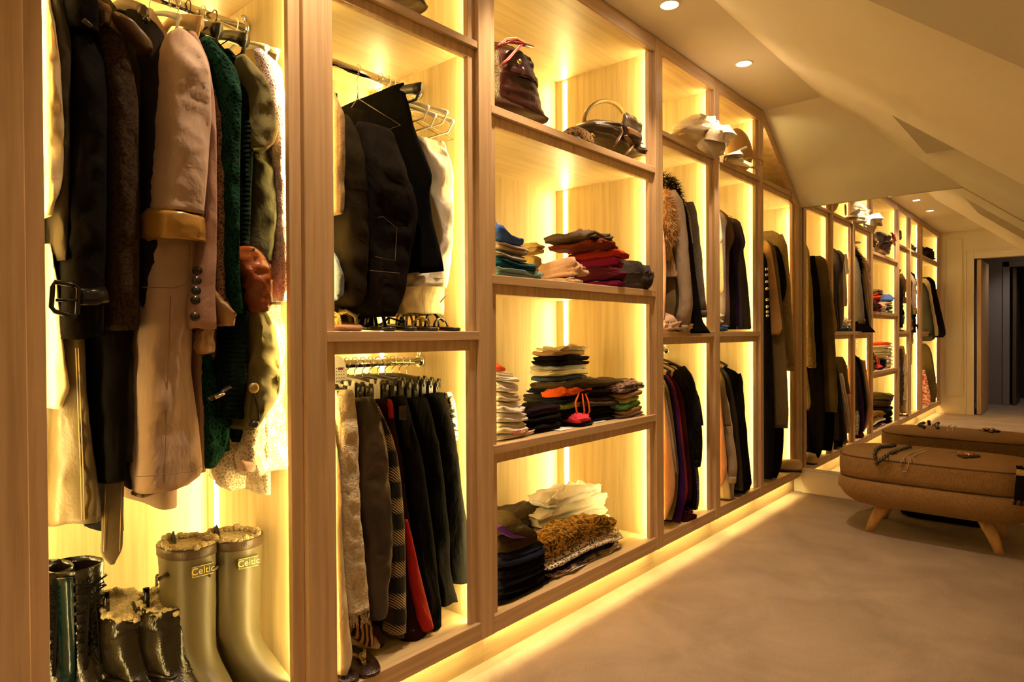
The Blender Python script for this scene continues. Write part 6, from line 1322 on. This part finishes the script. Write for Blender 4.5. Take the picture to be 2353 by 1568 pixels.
m.loft(rings[::-1], True); obj('base', m, f_ott, t)
LEGW = oak('z', (.50, .28, .10), (.68, .42, .18), 'leg')
for fx, fy in ((3.912, -.556), (3.912, -1.124), (4.238, -1.124), (4.238, -.556)):
    sx = 1 if fx > OC[0] else -1; sy = 1 if fy > OC[1] else -1; m = MB(); tx, ty = fx - sx * .055, fy - sy * .075
    def rg(x, y, z, a, b): return [(x + a * math.cos(q), y + b * math.sin(q), z) for q in (2 * PI * k / 16 for k in range(16))]
    m.loft([rg(fx, fy, 0, .014, .020), rg(fx - sx * .015, fy - sy * .022, .06, .018, .027), rg(tx, ty, .17, .024, .040)], True); obj('leg', m, LEGW, t)
# jewellery
BEAD = plain('dark_pearl', (.10, .075, .05), .18, .5); ZO = .434
def ontop(px, py, r=.0): 
    p = at(px, py, 2, ZO + r); 
    if p[0] < 3.815: p = at(px, py, 0, 3.797 - r)
    else:
        e = min(1, (p[0] - 3.80) / .1); p = at(px, py, 2, .418 + .018 * e + r)
    return p
t = thing('bead_necklace', 'dark pearl bead necklace draped over the bench edge', 'necklace', ontop(2030, 1045), 'jewellery on the bench')
path = [(2014, 1064), (2027, 1055), (2040, 1046), (2050, 1040), (2060, 1036), (2070, 1033), (2080, 1030), (2090, 1027.5)]; p2 = [(2011, 1050), (2010, 1043), (2012, 1036), (2018, 1031), (2022, 1027.5), (2036, 1026), (2050, 1024.5), (2055, 1023.5)]
def dens(pts, n):
    a = np.array(pts, float); d = np.r_[0, np.cumsum(np.hypot(*np.diff(a, axis=0).T))]; s = np.linspace(0, d[-1], n); return np.c_[np.interp(s, d, a[:, 0]), np.interp(s, d, a[:, 1])]
for pp, n in ((path, 13), (p2, 9)):
    cs = [ontop(x, y, .011) for x, y in dens(pp, n)]
    for c in cs: obj('bead', MB().ell(c, (.0118,) * 3, 12, 8), BEAD, t)
    obj('cord', MB().tube(cs, .0022, 5), BLACKP, t)
t = thing('chain_necklace', 'fine silver chain necklace hanging over the bench front', 'necklace', ontop(2095, 1050), 'jewellery on the bench')
SILV = plain('silver_chain', (.78, .72, .62), .2, 1.0)
cp = [(2134, 1030), (2122, 1031), (2108, 1036), (2090, 1044), (2078, 1052), (2070, 1061), (2068, 1072)]; cq = [(2134, 1033), (2118, 1039), (2104, 1046), (2095, 1054), (2088, 1064), (2085, 1075), (2084, 1082)]
obj('chain', MB().tube([ontop(*q, .003) for q in dens(cp, 20)], .0022, 5), SILV, t); obj('chain', MB().tube([ontop(*q, .003) for q in dens(cq, 20)], .0022, 5), SILV, t); obj('bar_pendant', MB().tube([ontop(2070, 1083, .004), ontop(2083, 1084, .004)], .003, 6), SILV, t)
t = thing('hair_comb', 'amber flower hair comb with dark leaves on the bench', 'comb', ontop(2220, 1045), 'jewellery on the bench')
c = ontop(2218, 1044, .015); m = MB()
for k in range(5): petal(m, tuple(c), .035, .016, k * 1.25, .5, .5)
obj('amber_petals', m, plain('amber_resin', (.45, .16, .03), .25), t)
m = MB()
for k, (x, y) in enumerate(((2208, 1047), (2216, 1050), (2228, 1049), (2236, 1049), (2244, 1048), (2232, 1044))): m.ell(ontop(x, y, .010), (.014, .018, .008), 10, 6)
obj('dark_leaves', m, BEAD, t)
m = MB()
for k in range(8): a = ontop(2202 + k * 1.4, 1048, .004); m.tube([a, a + np.array((-.012, .03, .004))], .0012, 4)
obj('comb_teeth', m, SILV, t, kind='stuff')
# fringed scarf at the picture's right edge
t = thing('scarf', 'black fringed scarf with tan band trailing off the bench end', 'scarf', (3.80, -1.22, .43))
m = MB(); sc_ = [(3.90, -1.20, .4395), (3.83, -1.215, .432), (3.797, -1.225, .41), (3.788, -1.235, .36), (3.786, -1.25, .30)]
w1 = [.012, .020, .030, .045, .062]
m.loft([[(x, y + w * v, z + .002 * math.sin(v * 9)) for v in (-1, -.5, 0, .5, 1)] + [(x - .006, y + w * v, z) for v in (1, .5, 0, -.5, -1)] for (x, y, z), w in zip(sc_, w1)], True); obj('cloth', m, g_blk, t)
m = MB(); m.loft([[(x - .002, y + w * v * 1.02, z + .003) for v in (-1, 0, 1)] + [(x - .009, y + w * v * 1.02, z + .003) for v in (1, 0, -1)] for (x, y, z), w in list(zip(sc_, w1))[1:3]], True); obj('tan_band', m, g_tan, t, 'tan band')
m = MB(); rn = random.Random(5)
for k in range(60): v = rn.uniform(-1, 1); a = np.array((3.783, -1.25 + .062 * v, .30)); m.tube([a, a + np.array((0, .004 * v, -.012)), a + np.array((rn.gauss(0, .002), .007 * v, -.026))], .0011, 3)
obj('fringe', m, g_blk, t, kind='stuff')
p0, p1 = at(2065, 1178, 2, .05), at(2235, 1205, 2, .03)
folded('holdall', 'black cloth bag lying on the carpet behind the bench legs', 'bag', None, 4.34, 4.50, -1.06, -.62, 0.0, .085, g_chk, layers=1, wr=.012, sag=.5, seed=3)
